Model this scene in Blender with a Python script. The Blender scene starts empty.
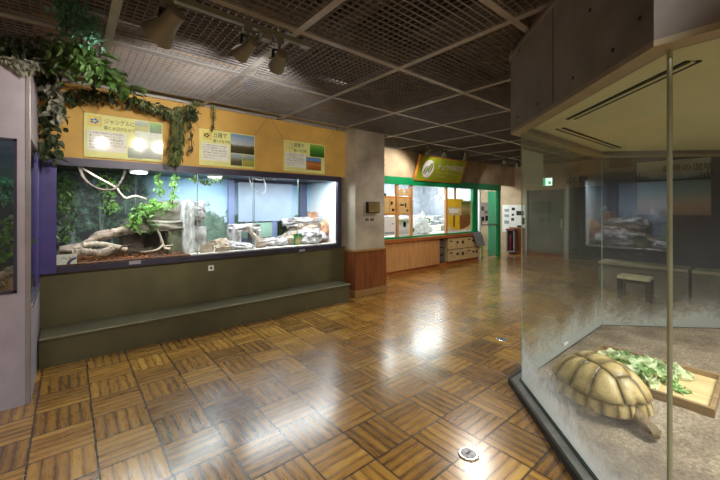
import bpy, bmesh, math, random
from mathutils import Vector, Matrix, noise, Euler
R = random.Random(7)
SC = bpy.context.scene
COL = SC.collection
# ------------------------------------------------------------------ camera frame (pixel -> world on a known plane)
F, YAW, Y0, H = 346.5, math.radians(40.04), 207.9, 1.5
SN, CS = math.sin(YAW), math.cos(YAW)
def ray(x, y):
    r = (x-360)/F
    return Vector((SN+r*CS, CS-r*SN, -(y-Y0)/F))
CAMP = Vector((0, 0, H))
def PY(x, y, Y): v = ray(x, y); return CAMP+v*(Y/v.y)
def PX(x, y, X): v = ray(x, y); return CAMP+v*(X/v.x)
def PZ(x, y, Z): v = ray(x, y); return CAMP+v*((Z-H)/v.z)
# ------------------------------------------------------------------ materials
def lin(c):
    o = []
    for v in c[:3]:
        v = v/255
        o.append(v/12.92 if v <= .04045 else ((v+.055)/1.055)**2.4)
    return (*o, 1)
class NT:
    def __init__(s, name):
        s.m = bpy.data.materials.new(name); s.m.use_nodes = True
        s.t = s.m.node_tree; s.t.nodes.clear()
        s.out = s.n('ShaderNodeOutputMaterial')
    def n(s, typ, **kw):
        nd = s.t.nodes.new(typ)
        for k, v in kw.items():
            if k.startswith('i_'):
                nd.inputs[k[2:].replace('_', ' ')].default_value = v
            else: setattr(nd, k, v)
        return nd
    def l(s, a, b): s.t.links.new(a, b)
    def ramp(s, fac, stops, interp='LINEAR'):
        r = s.n('ShaderNodeValToRGB'); cr = r.color_ramp; cr.interpolation = interp
        while len(cr.elements) > 1: cr.elements.remove(cr.elements[-1])
        cr.elements[0].position = stops[0][0]; cr.elements[0].color = stops[0][1]
        for p, c in stops[1:]:
            e = cr.elements.new(p); e.color = c
        s.l(fac, r.inputs[0]); return r.outputs[0]
    def math(s, op, a, b=None, c=None):
        m = s.n('ShaderNodeMath', operation=op)
        for i, v in enumerate((a, b, c)):
            if v is None: continue
            if isinstance(v, (int, float)): m.inputs[i].default_value = v
            else: s.l(v, m.inputs[i])
        return m.outputs[0]
    def noise(s, scale, detail=4, vec=None, rough=.55):
        nz = s.n('ShaderNodeTexNoise'); nz.inputs['Scale'].default_value = scale
        nz.inputs['Detail'].default_value = detail; nz.inputs['Roughness'].default_value = rough
        if vec is not None: s.l(vec, nz.inputs['Vector'])
        return nz.outputs['Fac']
    def coord(s, kind='Object', scale=None):
        tc = s.n('ShaderNodeTexCoord'); v = tc.outputs[kind]
        if scale:
            mp = s.n('ShaderNodeMapping'); mp.inputs['Scale'].default_value = scale
            s.l(v, mp.inputs['Vector']); v = mp.outputs[0]
        return v
def mat(name, col, rough=.6, metal=0, var=.12, scale=6, bump=0, bscale=None, col2=None, spec=.5, stretch=None, trans=0):
    """plain surface with a noise-driven colour variation and optional bump"""
    t = NT(name); c = lin(col)
    b = t.n('ShaderNodeBsdfPrincipled'); t.l(b.outputs[0], t.out.inputs[0])
    b.inputs['Roughness'].default_value = rough; b.inputs['Metallic'].default_value = metal
    b.inputs['Specular IOR Level'].default_value = spec
    v = t.coord('Object', stretch)
    f = t.noise(scale, 5, v)
    lo = lin([x*(1-var) for x in col]) if col2 is None else lin(col2)
    hi = lin([min(255, x*(1+var)) for x in col]) if col2 is None else c
    t.l(t.ramp(f, [(.3, lo), (.7, hi)]), b.inputs['Base Color'])
    if bump:
        bp = t.n('ShaderNodeBump'); bp.inputs['Strength'].default_value = bump; bp.inputs['Distance'].default_value = .02
        t.l(t.noise(bscale or scale*4, 6, v), bp.inputs['Height']); t.l(bp.outputs[0], b.inputs['Normal'])
    if trans:
        tr = t.n('ShaderNodeBsdfTranslucent'); tr.inputs[0].default_value = hi
        mx = t.n('ShaderNodeMixShader'); mx.inputs[0].default_value = trans
        t.l(b.outputs[0], mx.inputs[1]); t.l(tr.outputs[0], mx.inputs[2]); t.l(mx.outputs[0], t.out.inputs[0])
    return t.m
def glow(name, col, strength):
    t = NT(name); e = t.n('ShaderNodeEmission'); e.inputs[0].default_value = lin(col); e.inputs[1].default_value = strength
    t.l(e.outputs[0], t.out.inputs[0]); return t.m
def glass(name, tint=(250, 253, 251), r0=.04, haze=None, rough=0.0, reflection_veil=0):
    """thin pane: clear transmission plus Fresnel reflection; haze = (top, amount, noise scale) of scratched, dusty glass near the bottom"""
    t = NT(name)
    tr = t.n('ShaderNodeBsdfTransparent'); tr.inputs[0].default_value = lin(tint)
    gl = t.n('ShaderNodeBsdfGlossy'); gl.inputs['Roughness'].default_value = rough
    geo = t.n('ShaderNodeNewGeometry')                # Schlick reflectance, the same from both sides of the thin pane
    dt = t.n('ShaderNodeVectorMath', operation='DOT_PRODUCT'); t.l(geo.outputs['Normal'], dt.inputs[0]); t.l(geo.outputs['Incoming'], dt.inputs[1])
    c1 = t.math('POWER', t.math('SUBTRACT', 1, t.math('ABSOLUTE', dt.outputs['Value'])), 5)
    fac0 = t.math('ADD', r0, t.math('MULTIPLY', c1, 1-r0))
    mx = t.n('ShaderNodeMixShader'); t.l(fac0, mx.inputs[0]); t.l(tr.outputs[0], mx.inputs[1]); t.l(gl.outputs[0], mx.inputs[2])
    last = mx.outputs[0]
    if haze:
        top, amt, sc = haze
        p = t.n('ShaderNodeSeparateXYZ'); t.l(geo.outputs['Position'], p.inputs[0])
        n1 = t.noise(sc, 5, geo.outputs['Position'], .62); n2 = t.noise(sc*9, 3, geo.outputs['Position'], .7)
        zz = t.math('ADD', p.outputs[2], t.math('MULTIPLY', t.math('SUBTRACT', n1, .5), -top*1.1))
        g = t.n('ShaderNodeMapRange'); g.inputs['From Min'].default_value = top; g.inputs['From Max'].default_value = -top*.3; g.interpolation_type = 'SMOOTHSTEP'
        t.l(zz, g.inputs['Value'])
        fac = t.math('MULTIPLY', t.math('MULTIPLY', g.outputs[0], amt), t.math('ADD', .15, t.math('MULTIPLY', n2, 1.6)))
        if reflection_veil: fac = t.math('ADD', fac, reflection_veil)  # even pale veil stands in for the lighter room mirrored in the panes
        df = t.n('ShaderNodeBsdfDiffuse'); df.inputs[0].default_value = lin((206, 212, 212))
        tl = t.n('ShaderNodeBsdfTranslucent'); tl.inputs[0].default_value = lin((206, 212, 212))
        ad = t.n('ShaderNodeMixShader'); t.l(df.outputs[0], ad.inputs[1]); t.l(tl.outputs[0], ad.inputs[2])
        m2 = t.n('ShaderNodeMixShader'); t.l(t.math('MINIMUM', fac, .85), m2.inputs[0]); t.l(last, m2.inputs[1]); t.l(ad.outputs[0], m2.inputs[2]); last = m2.outputs[0]
    t.l(last, t.out.inputs[0]); return t.m
def picture(name, stops, nscale=7, amp=.35, rough=.35, axis=2, vscale=None):
    """printed picture: colour bands over the height of the print, broken up by noise"""
    t = NT(name); b = t.n('ShaderNodeBsdfPrincipled'); t.l(b.outputs[0], t.out.inputs[0]); b.inputs['Roughness'].default_value = rough
    g = t.coord('Generated', vscale); s = t.n('ShaderNodeSeparateXYZ'); t.l(t.coord('Generated'), s.inputs[0])
    n = t.noise(nscale, 6, g, .65)
    f = t.math('ADD', s.outputs[axis], t.math('MULTIPLY', t.math('SUBTRACT', n, .5), amp*2))
    t.l(t.ramp(f, [(p, lin(c)) for p, c in stops]), b.inputs['Base Color']); return t.m
def wood(name, dark, light, axis=0, rough=.4, scale=1.0):
    t = NT(name); b = t.n('ShaderNodeBsdfPrincipled'); t.l(b.outputs[0], t.out.inputs[0]); b.inputs['Roughness'].default_value = rough
    st = [14*scale]*3; st[axis] = 1.2*scale
    v = t.coord('Object', st); n = t.noise(1.6, 6, v, .6)
    t.l(t.ramp(n, [(.3, lin(dark)), (.68, lin(light))]), b.inputs['Base Color'])
    bp = t.n('ShaderNodeBump'); bp.inputs['Strength'].default_value = .08; t.l(n, bp.inputs['Height']); t.l(bp.outputs[0], b.inputs['Normal'])
    return t.m
# ------------------------------------------------------------------ mesh building
class MB:
    def __init__(s): s.b = bmesh.new()
    def box(s, x0, x1, y0, y1, z0, z1, M=None, bevel=0):
        vs = [s.b.verts.new(Vector(p) if M is None else M @ Vector(p)) for p in
              ((x0,y0,z0),(x1,y0,z0),(x1,y1,z0),(x0,y1,z0),(x0,y0,z1),(x1,y0,z1),(x1,y1,z1),(x0,y1,z1))]
        fs = [s.b.faces.new([vs[i] for i in f]) for f in ((0,3,2,1),(4,5,6,7),(0,1,5,4),(1,2,6,5),(2,3,7,6),(3,0,4,7))]
        if bevel:
            es = {e for f in fs for e in f.edges}
            bmesh.ops.bevel(s.b, geom=list(es), offset=bevel, segments=2, affect='EDGES', profile=.6)
        return s
    def bar(s, p, q, w, h, up=(0, 0, 1)):
        p, q = Vector(p), Vector(q); d = q-p; L = d.length; x = d/L
        y = Vector(up).cross(x)
        if y.length < 1e-4: y = Vector((1, 0, 0)).cross(x)
        y.normalize(); z = x.cross(y)
        M = Matrix((x, y, z)).transposed().to_4x4(); M.translation = p
        return s.box(0, L, -w/2, w/2, -h/2, h/2, M)
    def tube(s, pts, rad, n=8, cap=True, ell=1):
        pts = [Vector(p) for p in pts]
        if not hasattr(rad, '__len__'): rad = [rad]*len(pts)
        rings = []; prev = None
        for i, p in enumerate(pts):
            d = (pts[min(i+1, len(pts)-1)]-pts[max(i-1, 0)]).normalized()
            if prev is None:
                a = Vector((0, 0, 1)) if abs(d.z) < .9 else Vector((1, 0, 0))
                u = a.cross(d).normalized()
            else:
                u = (prev-d*prev.dot(d)).normalized()
            prev = u; v = d.cross(u)
            rings.append([s.b.verts.new(p+u*(rad[i]*math.cos(2*math.pi*k/n))+v*(rad[i]*ell*math.sin(2*math.pi*k/n))) for k in range(n)])
        for a, b in zip(rings, rings[1:]):
            for k in range(n): s.b.faces.new((a[k], a[(k+1) % n], b[(k+1) % n], b[k]))
        if cap:
            s.b.faces.new(rings[0][::-1]); s.b.faces.new(rings[-1])
        return s
    def prism(s, poly, z0, z1, hole=None):
        lo = [s.b.verts.new((x, y, z0)) for x, y in poly]; hi = [s.b.verts.new((x, y, z1)) for x, y in poly]
        n = len(poly)
        if hole is None:
            s.b.faces.new(lo[::-1]); s.b.faces.new(hi)
        else:
            li = [s.b.verts.new((x, y, z0)) for x, y in hole]; hh = [s.b.verts.new((x, y, z1)) for x, y in hole]
            for i in range(n):
                j = (i+1) % n
                s.b.faces.new((hi[i], hi[j], hh[j], hh[i])); s.b.faces.new((lo[j], lo[i], li[i], li[j])); s.b.faces.new((li[j], li[i], hh[i], hh[j]))
        for i in range(n):
            j = (i+1) % n; s.b.faces.new((lo[i], lo[j], hi[j], hi[i]))
        return s
    def quad(s, a, b, c, d):
        s.b.faces.new([s.b.verts.new(Vector(p)) for p in (a, b, c, d)]); return s
    def leaf(s, p, d, nrm, L, W, fold=.25, curl=.25):
        d = Vector(d).normalized(); n = Vector(nrm); n = (n-d*n.dot(d))
        if n.length < 1e-3: n = d.orthogonal()
        n.normalize(); w = d.cross(n); p = Vector(p)
        c = [s.b.verts.new(p+d*(L*t)-n*(curl*L*t*t)) for t in (0, .3, .68, 1)]
        l = [s.b.verts.new(p+d*(L*t)-n*(curl*L*t*t)+w*(W*k)+n*(fold*W)) for t, k in ((.28, .5), (.66, .38))]
        r = [s.b.verts.new(p+d*(L*t)-n*(curl*L*t*t)-w*(W*k)+n*(fold*W)) for t, k in ((.28, .5), (.66, .38))]
        for q in ((c[0], c[1], l[0]), (c[1], c[2], l[1], l[0]), (c[2], c[3], l[1]), (c[0], r[0], c[1]), (c[1], r[0], r[1], c[2]), (c[2], r[1], c[3])): s.b.faces.new(q)
        return s
    def blob(s, c, sz, seed=0, amp=.25, freq=1.6, sub=3, M=None, flat=0, ridge=False):
        g = bmesh.ops.create_icosphere(s.b, subdivisions=sub, radius=1)
        o = Vector((seed*13.7, seed*5.1, seed*9.3)); c = Vector(c)
        for v in g['verts']:
            p = v.co.copy(); k = noise.fractal(p*freq+o, 1.0, 2.1, 4) if not ridge else noise.ridged_multi_fractal(p*freq+o, 1, 2, 4, 1, 2)*.5-.4
            q = p*(1+amp*k)
            if flat and q.z < -flat: q.z = -flat
            q = Vector((q.x*sz[0], q.y*sz[1], q.z*sz[2]))
            v.co = c+(q if M is None else M @ q)
        return s
    def build(s, name, m=None, parent=None, smooth=False, origin=None, recalc=True):
        if recalc: bmesh.ops.recalc_face_normals(s.b, faces=s.b.faces)
        me = bpy.data.meshes.new(name); s.b.to_mesh(me); s.b.free()
        return link(name, me, m, parent, smooth, origin)
def world(o):
    M = Matrix.Identity(4)
    while o: M = o.matrix_basis @ M; o = o.parent
    return M
def link(name, me, m=None, parent=None, smooth=False, origin=None):
    if smooth:
        for p in me.polygons: p.use_smooth = True
        me.set_sharp_from_angle(angle=math.radians(46))
    if m:
        me.materials.clear(); me.materials.append(m)
    o = bpy.data.objects.new(name, me); COL.objects.link(o)
    if parent: o.parent = parent; me.transform(world(parent).inverted())
    else:
        if origin is None and len(me.vertices):
            xs = [v.co for v in me.vertices]
            origin = Vector(((min(v.x for v in xs)+max(v.x for v in xs))/2, (min(v.y for v in xs)+max(v.y for v in xs))/2, min(v.z for v in xs)))
        origin = Vector(origin or (0, 0, 0)); me.transform(Matrix.Translation(-origin)); o.location = origin
    return o
def tag(o, label, cat, group=None, kind=None):
    o['label'] = label; o['category'] = cat
    if group: o['group'] = group
    if kind: o['kind'] = kind
    return o
def thing(name, loc, label, cat, group=None, rot=(0, 0, 0), kind=None):
    o = bpy.data.objects.new(name, None); COL.objects.link(o); o.location = loc; o.rotation_euler = rot
    o.empty_display_size = .05
    return tag(o, label, cat, group, kind)
def struct(o, label=None, cat=None):
    o['kind'] = 'structure'
    if label: o['label'] = label; o['category'] = cat
    return o
def copy_tree(o, parent=None):
    c = o.copy(); COL.objects.link(c)
    if parent: c.parent = parent
    for ch in o.children: copy_tree(ch, c)
    return c
def lettering(name, txt, size, M, m, parent, align='LEFT', spacing=1.0, thick=.0008, wx=1.0):
    """text as a thin mesh; M places the text's own xy plane in the world"""
    cu = bpy.data.curves.new('t', 'FONT'); cu.body = txt; cu.size = size; cu.align_x = align; cu.extrude = thick; cu.space_line = spacing; cu.resolution_u = 2
    ob = bpy.data.objects.new('t', cu); COL.objects.link(ob)
    dg = bpy.context.evaluated_depsgraph_get(); dg.update()
    me = bpy.data.meshes.new_from_object(ob.evaluated_get(dg)); bpy.data.objects.remove(ob)
    if wx != 1: me.transform(Matrix.Scale(wx, 4, (1, 0, 0)))
    me.transform(M); me.name = name
    return link(name, me, m, parent)
FACE_S = Matrix.Rotation(math.pi/2, 4, 'X')                 # text facing -Y
FACE_W = Matrix.Rotation(-math.pi/2, 4, 'Z') @ Matrix.Rotation(math.pi/2, 4, 'X')   # text facing -X
def at(M, p): return Matrix.Translation(Vector(p)) @ M
def catmull(pts, n=6):
    pts = [Vector(p) for p in pts]; out = []
    for i in range(len(pts)-1):
        a, b, c, d = pts[max(i-1, 0)], pts[i], pts[i+1], pts[min(i+2, len(pts)-1)]
        for k in range(n):
            t = k/n
            out.append(.5*((2*b)+(c-a)*t+(2*a-5*b+4*c-d)*t*t+(3*b-a-3*c+d)*t**3))
    out.append(pts[-1]); return out
def rvec(s=1.0): return Vector((R.uniform(-s, s), R.uniform(-s, s), R.uniform(-s, s)))

# ------------------------------------------------------------------ palette
M_ = {}
M_['yellow'] = mat('ochre_wall', (196, 156, 78), .65, var=.06, scale=3)
M_['olive'] = mat('olive_wall', (92, 86, 58), .5, var=.1, scale=2.5, bump=.05)
M_['olive_top'] = mat('olive_bench', (84, 82, 62), .45, var=.1, scale=3)
M_['conc'] = mat('bare_concrete', (166, 156, 138), .7, var=.16, scale=2.2, bump=.12, bscale=14)
M_['conc_warm'] = mat('warm_concrete', (186, 164, 134), .7, var=.12, scale=2, bump=.08)
M_['conc_dark'] = mat('formed_concrete', (120, 114, 110), .6, var=.22, scale=1.7, bump=.1, bscale=12)
M_['hole'] = mat('dark_recess', (34, 30, 28), .9)
M_['lavender'] = mat('lavender_paint', (168, 160, 172), .5, var=.04)
M_['grey_metal'] = mat('grey_metal', (146, 140, 140), .4, .3, var=.05)
M_['frame'] = mat('case_frame', (58, 55, 72), .42, .2, var=.08)
M_['purple'] = mat('purple_frame', (76, 66, 126), .42, var=.08)
M_['beam'] = mat('ceiling_beam', (156, 154, 152), .5, .2, var=.08)
M_['mesh'] = mat('ceiling_wire', (130, 126, 126), .5, .3, var=.1)
M_['slab'] = mat('plenum_slab', (70, 62, 56), .9, var=.3, scale=1.5)
M_['duct'] = mat('plenum_duct', (96, 88, 80), .5, .5, var=.15)
M_['lampbody'] = mat('lamp_body', (118, 120, 108), .45, .1, var=.05)
M_['black'] = mat('black_plastic', (22, 22, 24), .45)
M_['chrome'] = mat('chrome', (190, 190, 190), .25, .9)
M_['white'] = mat('white_paint', (232, 232, 230), .5, var=.03)
M_['paper'] = mat('paper_sheet', (232, 232, 226), .7, var=.03)
M_['ink'] = mat('printed_ink', (36, 40, 34), .7)
M_['ink_soft'] = mat('printed_text', (90, 84, 80), .7)
M_['wood_red'] = wood('red_brown_wood', (104, 58, 30), (142, 84, 46), 2)
M_['wood_cap'] = wood('wood_cap', (132, 100, 58), (166, 130, 78), 0)
M_['wood_lt'] = wood('light_wood_panel', (176, 124, 74), (206, 154, 98), 2)
M_['wood_md'] = wood('orange_wood', (140, 78, 38), (176, 104, 54), 0)
M_['green'] = mat('green_paint', (20, 138, 84), .35, var=.05)
M_['signgreen'] = mat('lime_board', (164, 178, 44), .4, var=.12, scale=2)
M_['card_y'] = mat('lime_card', (226, 226, 150), .5, var=.04)
M_['bark'] = mat('driftwood', (134, 118, 106), .85, var=.5, scale=9, bump=.9, bscale=16, stretch=(1, 2.5, 2.5))
M_['bark_dk'] = mat('dark_bark', (74, 62, 56), .85, var=.4, scale=8, bump=.8, bscale=18)
M_['bark_pale'] = mat('pale_bark', (184, 168, 152), .8, var=.25, scale=8, bump=.5)
M_['rock_g'] = mat('grey_rock', (136, 130, 122), .85, var=.35, scale=5, bump=.7, bscale=14)
M_['rock_w'] = mat('pale_rock', (214, 212, 216), .8, col2=(150, 142, 140), scale=9, bump=.6, bscale=16)
M_['rock_b'] = mat('beige_rock', (204, 188, 168), .85, col2=(140, 120, 102), scale=6, bump=.6, bscale=15)
M_['rock_r'] = mat('red_brown_rock', (186, 140, 112), .85, var=.4, scale=9, bump=.6)
M_['falls'] = mat('mineral_crust', (214, 216, 232), .7, var=.25, scale=18, bump=.9, bscale=30, stretch=(2, 2, .6))
M_['sandw'] = mat('pale_sand', (206, 200, 192), .95, var=.12, scale=30, bump=.4, bscale=80)
M_['soil'] = mat('brown_litter', (92, 58, 40), .95, var=.35, scale=40, bump=.8, bscale=70)
M_['chip'] = mat('bark_chip', (136, 84, 54), .9, var=.5, scale=14)
M_['leaf'] = mat('green_leaf', (66, 96, 44), .45, var=.35, scale=12, trans=.2)
M_['leaf_b'] = mat('bright_leaf', (112, 156, 76), .45, var=.25, scale=12, trans=.25)
M_['leaf_d'] = mat('dark_leaf', (50, 62, 38), .5, var=.4, scale=14, trans=.12)
M_['leaf_t'] = mat('teal_leaf', (66, 112, 92), .5, var=.3, scale=14, trans=.15)
M_['fern'] = mat('olive_fern', (88, 98, 54), .55, var=.35, scale=14, trans=.15)
M_['leaf_p'] = mat('greyed_leaf', (132, 134, 120), .6, var=.3, scale=14, trans=.1)
M_['leaf_v'] = mat('variegated_leaf', (150, 150, 108), .5, var=.4, scale=26, col2=(70, 92, 44), trans=.15)
M_['stem'] = mat('vine_stem', (84, 68, 46), .8, var=.2)
M_['glass'] = glass('pane_glass')
M_['glass_edge'] = mat('glass_edge', (150, 176, 168), .3, var=.03)

# ------------------------------------------------------------------ the floor: woodblock parquet, 0.318 m blocks of five staves
def parquet():
    t = NT('woodblock_parquet'); b = t.n('ShaderNodeBsdfPrincipled'); t.l(b.outputs[0], t.out.inputs[0])
    geo = t.n('ShaderNodeNewGeometry'); S = .318
    sub = t.n('ShaderNodeVectorMath', operation='SUBTRACT'); sub.inputs[1].default_value = (.767-20*S, 2.160-20*S, 0)
    t.l(geo.outputs['Position'], sub.inputs[0])
    dv = t.n('ShaderNodeVectorMath', operation='SCALE'); dv.inputs['Scale'].default_value = 1/S; t.l(sub.outputs[0], dv.inputs[0])
    sp = t.n('ShaderNodeSeparateXYZ'); t.l(dv.outputs[0], sp.inputs[0])
    u, v = sp.outputs[0], sp.outputs[1]
    iu, iv = t.math('FLOOR', u), t.math('FLOOR', v); fu, fv = t.math('FRACT', u), t.math('FRACT', v)
    par = t.math('MODULO', t.math('ADD', iu, iv), 2)          # 0: staves along Y, 1: along X
    across = t.math('ADD', t.math('MULTIPLY', fu, t.math('SUBTRACT', 1, par)), t.math('MULTIPLY', fv, par))
    along = t.math('ADD', t.math('MULTIPLY', fv, t.math('SUBTRACT', 1, par)), t.math('MULTIPLY', fu, par))
    s5 = t.math('MULTIPLY', across, 5); k = t.math('FLOOR', s5); fs = t.math('FRACT', s5)
    cb = t.n('ShaderNodeCombineXYZ'); t.l(iu, cb.inputs[0]); t.l(iv, cb.inputs[1])
    wt = t.n('ShaderNodeTexWhiteNoise', noise_dimensions='2D'); t.l(cb.outputs[0], wt.inputs['Vector'])
    cb2 = t.n('ShaderNodeCombineXYZ'); t.l(iu, cb2.inputs[0]); t.l(iv, cb2.inputs[1]); t.l(k, cb2.inputs[2])
    ws = t.n('ShaderNodeTexWhiteNoise', noise_dimensions='3D'); t.l(cb2.outputs[0], ws.inputs['Vector'])
    gv = t.n('ShaderNodeCombineXYZ'); t.l(t.math('MULTIPLY', along, 1.1), gv.inputs[0])
    t.l(t.math('ADD', t.math('MULTIPLY', across, 7), t.math('MULTIPLY', ws.outputs[0], 40)), gv.inputs[1]); t.l(t.math('MULTIPLY', wt.outputs[0], 90), gv.inputs[2])
    gn = t.noise(2.0, 5, gv.outputs[0], .65)
    # tone: stave noise + block noise + grain, darker towards the stave's joints where old varnish has worn in
    edge = t.math('ABSOLUTE', t.math('SUBTRACT', fs, .5))                    # 0 centre .. .5 joint
    wear = t.n('ShaderNodeMapRange'); wear.inputs['From Min'].default_value = .18; wear.inputs['From Max'].default_value = .5; t.l(edge, wear.inputs['Value'])
    tone = t.math('ADD', t.math('MULTIPLY', ws.outputs[0], .2), t.math('MULTIPLY', wt.outputs[0], .24))
    tone = t.math('ADD', tone, t.math('MULTIPLY', gn, .42))
    tone = t.math('SUBTRACT', tone, t.math('MULTIPLY', wear.outputs[0], .22))
    big = t.noise(.55, 3, geo.outputs['Position'])
    tone = t.math('ADD', tone, t.math('MULTIPLY', t.math('SUBTRACT', big, .5), .35))
    c = t.ramp(tone, [(.0, lin((60, 38, 18))), (.18, lin((108, 74, 30))), (.42, lin((162, 116, 46))), (.74, lin((206, 162, 78)))])
    # joints between blocks
    eu = t.math('MINIMUM', fu, t.math('SUBTRACT', 1, fu)); ev = t.math('MINIMUM', fv, t.math('SUBTRACT', 1, fv))
    em = t.math('MINIMUM', eu, ev)
    jt = t.n('ShaderNodeMapRange'); jt.inputs['From Min'].default_value = .009; jt.inputs['From Max'].default_value = .022; t.l(em, jt.inputs['Value'])
    sj = t.n('ShaderNodeMapRange'); sj.inputs['From Min'].default_value = .5; sj.inputs['From Max'].default_value = .43; t.l(edge, sj.inputs['Value'])
    mx = t.n('ShaderNodeMixRGB'); mx.inputs[1].default_value = lin((30, 20, 12)); t.l(jt.outputs[0], mx.inputs[0]); t.l(c, mx.inputs[2])
    mx2 = t.n('ShaderNodeMixRGB'); mx2.inputs[1].default_value = lin((66, 40, 20)); t.l(t.math('ADD', .4, t.math('MULTIPLY', sj.outputs[0], .6)), mx2.inputs[0]); t.l(mx.outputs[0], mx2.inputs[2])
    t.l(mx2.outputs[0], b.inputs['Base Color'])
    rg = t.n('ShaderNodeMapRange'); rg.inputs['To Min'].default_value = .2; rg.inputs['To Max'].default_value = .36; t.l(gn, rg.inputs['Value']); t.l(rg.outputs[0], b.inputs['Roughness'])
    b.inputs['Coat Weight'].default_value = 1; b.inputs['Coat IOR'].default_value = 1.58; b.inputs['Coat Roughness'].default_value = .19
    # each block lies at its own slight tilt; staves crown a little
    hgt = t.math('ADD', t.math('MULTIPLY', jt.outputs[0], .5), t.math('MULTIPLY', sj.outputs[0], .25))
    hgt = t.math('ADD', hgt, t.math('MULTIPLY', gn, .25))
    hgt = t.math('ADD', hgt, t.math('MULTIPLY', t.math('MULTIPLY', t.math('SUBTRACT', wt.outputs[0], .5), t.math('ADD', fu, t.math('MULTIPLY', fv, -.6))), 1.6))
    bp = t.n('ShaderNodeBump'); bp.inputs['Strength'].default_value = .55; bp.inputs['Distance'].default_value = .0032
    t.l(hgt, bp.inputs['Height']); t.l(bp.outputs[0], b.inputs['Normal'])
    return t.m
fl = MB(); fl.box(-5, 14, -6, 9, -.12, 0)
struct(fl.build('floor', parquet()))

# ------------------------------------------------------------------ room shell
YW, ZC = 4.78, 2.82
m = MB(); m.box(-.28, 3.68, YW, YW+.1, 2.02, 3.6); wl = struct(m.build('wall_left', M_['yellow']), 'ochre yellow wall above the long terrarium', 'wall')
m = MB(); m.box(-.28, 3.68, YW, YW+.1, 0, .825); m.build('lower_wall', M_['olive'], wl)
# concrete pillar with a wooden base
px0, px1, py0, py1 = 3.68, 4.36, 4.5, 5.6
m = MB(); m.box(px0, px1, py0, py1, .0, 3.6, bevel=.01); pl = struct(m.build('pillar', M_['conc']), 'square concrete pillar with wooden base between the two displays', 'pillar')
m = MB(); m.box(px0-.02, px1+.02, py0-.02, py1, .1, .76); m.build('wooden_base', M_['wood_red'], pl)
m = MB(); m.box(px0-.035, px1+.035, py0-.035, py1, .755, .79, bevel=.006); m.build('cap_moulding', M_['wood_cap'], pl)
m = MB(); m.box(px0-.03, px1+.03, py0-.03, py1, 0, .11, bevel=.006); m.build('base_moulding', M_['wood_cap'], pl)
# wall over the second display, back wall
m = MB(); m.box(4.36, 11.2, 5.45, 5.57, 2.2, 3.6); struct(m.build('wall_front', M_['conc_warm']))
m = MB(); m.box(11.2, 11.35, 2.0, 7.8, 0, 3.6); bw = struct(m.build('wall_back', M_['conc_warm']))
m = MB(); m.box(11.17, 11.2, 5.06, 5.6, .0, .83); m.build('wainscot', M_['wood_red'], bw)
m = MB(); m.box(11.15, 11.2, 5.06, 5.6, .83, .87); m.build('wainscot_cap', M_['wood_cap'], bw)
m = MB(); m.box(11.14, 11.2, 2.0, 5.6, 0, .12); struct(m.build('baseboard_back', M_['wood_red']))
m = MB(); m.box(11.15, 11.2, 3.95, 5.0, 0, 2.05); d2 = struct(m.build('door_1', mat('grey_green_door', (84, 92, 84), .5, var=.06)), 'grey green door under the exit sign', 'door')
m = MB(); m.box(11.12, 11.15, 3.98, 4.02, .9, 1.15); m.build('handle', M_['chrome'], d2)
m = MB(); m.box(11.1, 11.2, 3.8, 3.93, 0, 2.2); m.box(11.1, 11.2, 5.0, 5.05, 0, 2.05); struct(m.build('trim_1', M_['beam']))
m = MB(); m.box(11.12, 11.2, 2.1, 3.78, 0, 2.1); struct(m.build('wall_panel', mat('dark_grey_panel', (70, 74, 70), .6, var=.1)))
M_['mauve'] = mat('mauve_wall', (74, 72, 92), .6, var=.12, scale=1.5)
m = MB(); m.box(8.05, 8.25, -5.5, 2.15, 0, 3.6); struct(m.build('wall_right', M_['mauve']))
m = MB(); m.box(10.2, 11.2, 2.0, 2.1, 0, 3.6); m.box(8.25, 10.2, 2.0, 2.1, 0, 3.6); struct(m.build('wall_side', M_['mauve']))
# hall behind the photographer
M_['plain'] = mat('plain_wall', (120, 112, 104), .7, var=.1, scale=1.2)
m = MB(); m.box(-4.9, 8.05, -5.6, -5.45, 0, 3.6); struct(m.build('wall_rear', M_['plain']))
m = MB(); m.box(-5, -4.85, -5.6, 4.9, 0, 3.6); struct(m.build('wall_far_left', M_['plain']))

# ------------------------------------------------------------------ ceiling: slab, ducts, grid of beams and wire mesh panels
m = MB(); m.box(-5, 12, -6, 8, 3.6, 3.75); ceil = struct(m.build('ceiling', M_['slab']))
GX, GY = 1.081, 1.107
X0, YG0 = 2.40, 1.178
for i in range(-5, 9):
    x = X0+GX*i; y1 = YW if x < 3.7 else 5.45
    if x > 11.15: continue
    m = MB(); m.box(x-.028, x+.028, -5.4, y1, ZC, ZC+.05); m.build('grid_beam', M_['beam'], ceil)
for j in range(-5, 4):
    y = YG0+GY*j
    m = MB(); m.box(-4.8, 11.2, y-.026, y+.026, ZC+.002, ZC+.048); m.build('grid_beam', M_['beam'], ceil)
m = MB(); m.box(-4.8, 3.68, YW-.03, YW, ZC, ZC+.05); m.build('grid_beam', M_['beam'], ceil)
m = MB(); N = 20; w = .0018
for k in range(1, N):
    x = -GX/2+GX*k/N; m.box(x-w, x+w, -GY/2, GY/2, .022, .034)
    y = -GY/2+GY*k/N; m.box(-GX/2, GX/2, y-w, y+w, .016, .028)
pan = None
cells = [(i, j) for i in range(-4, 8) for j in range(-3, 4)]
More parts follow.
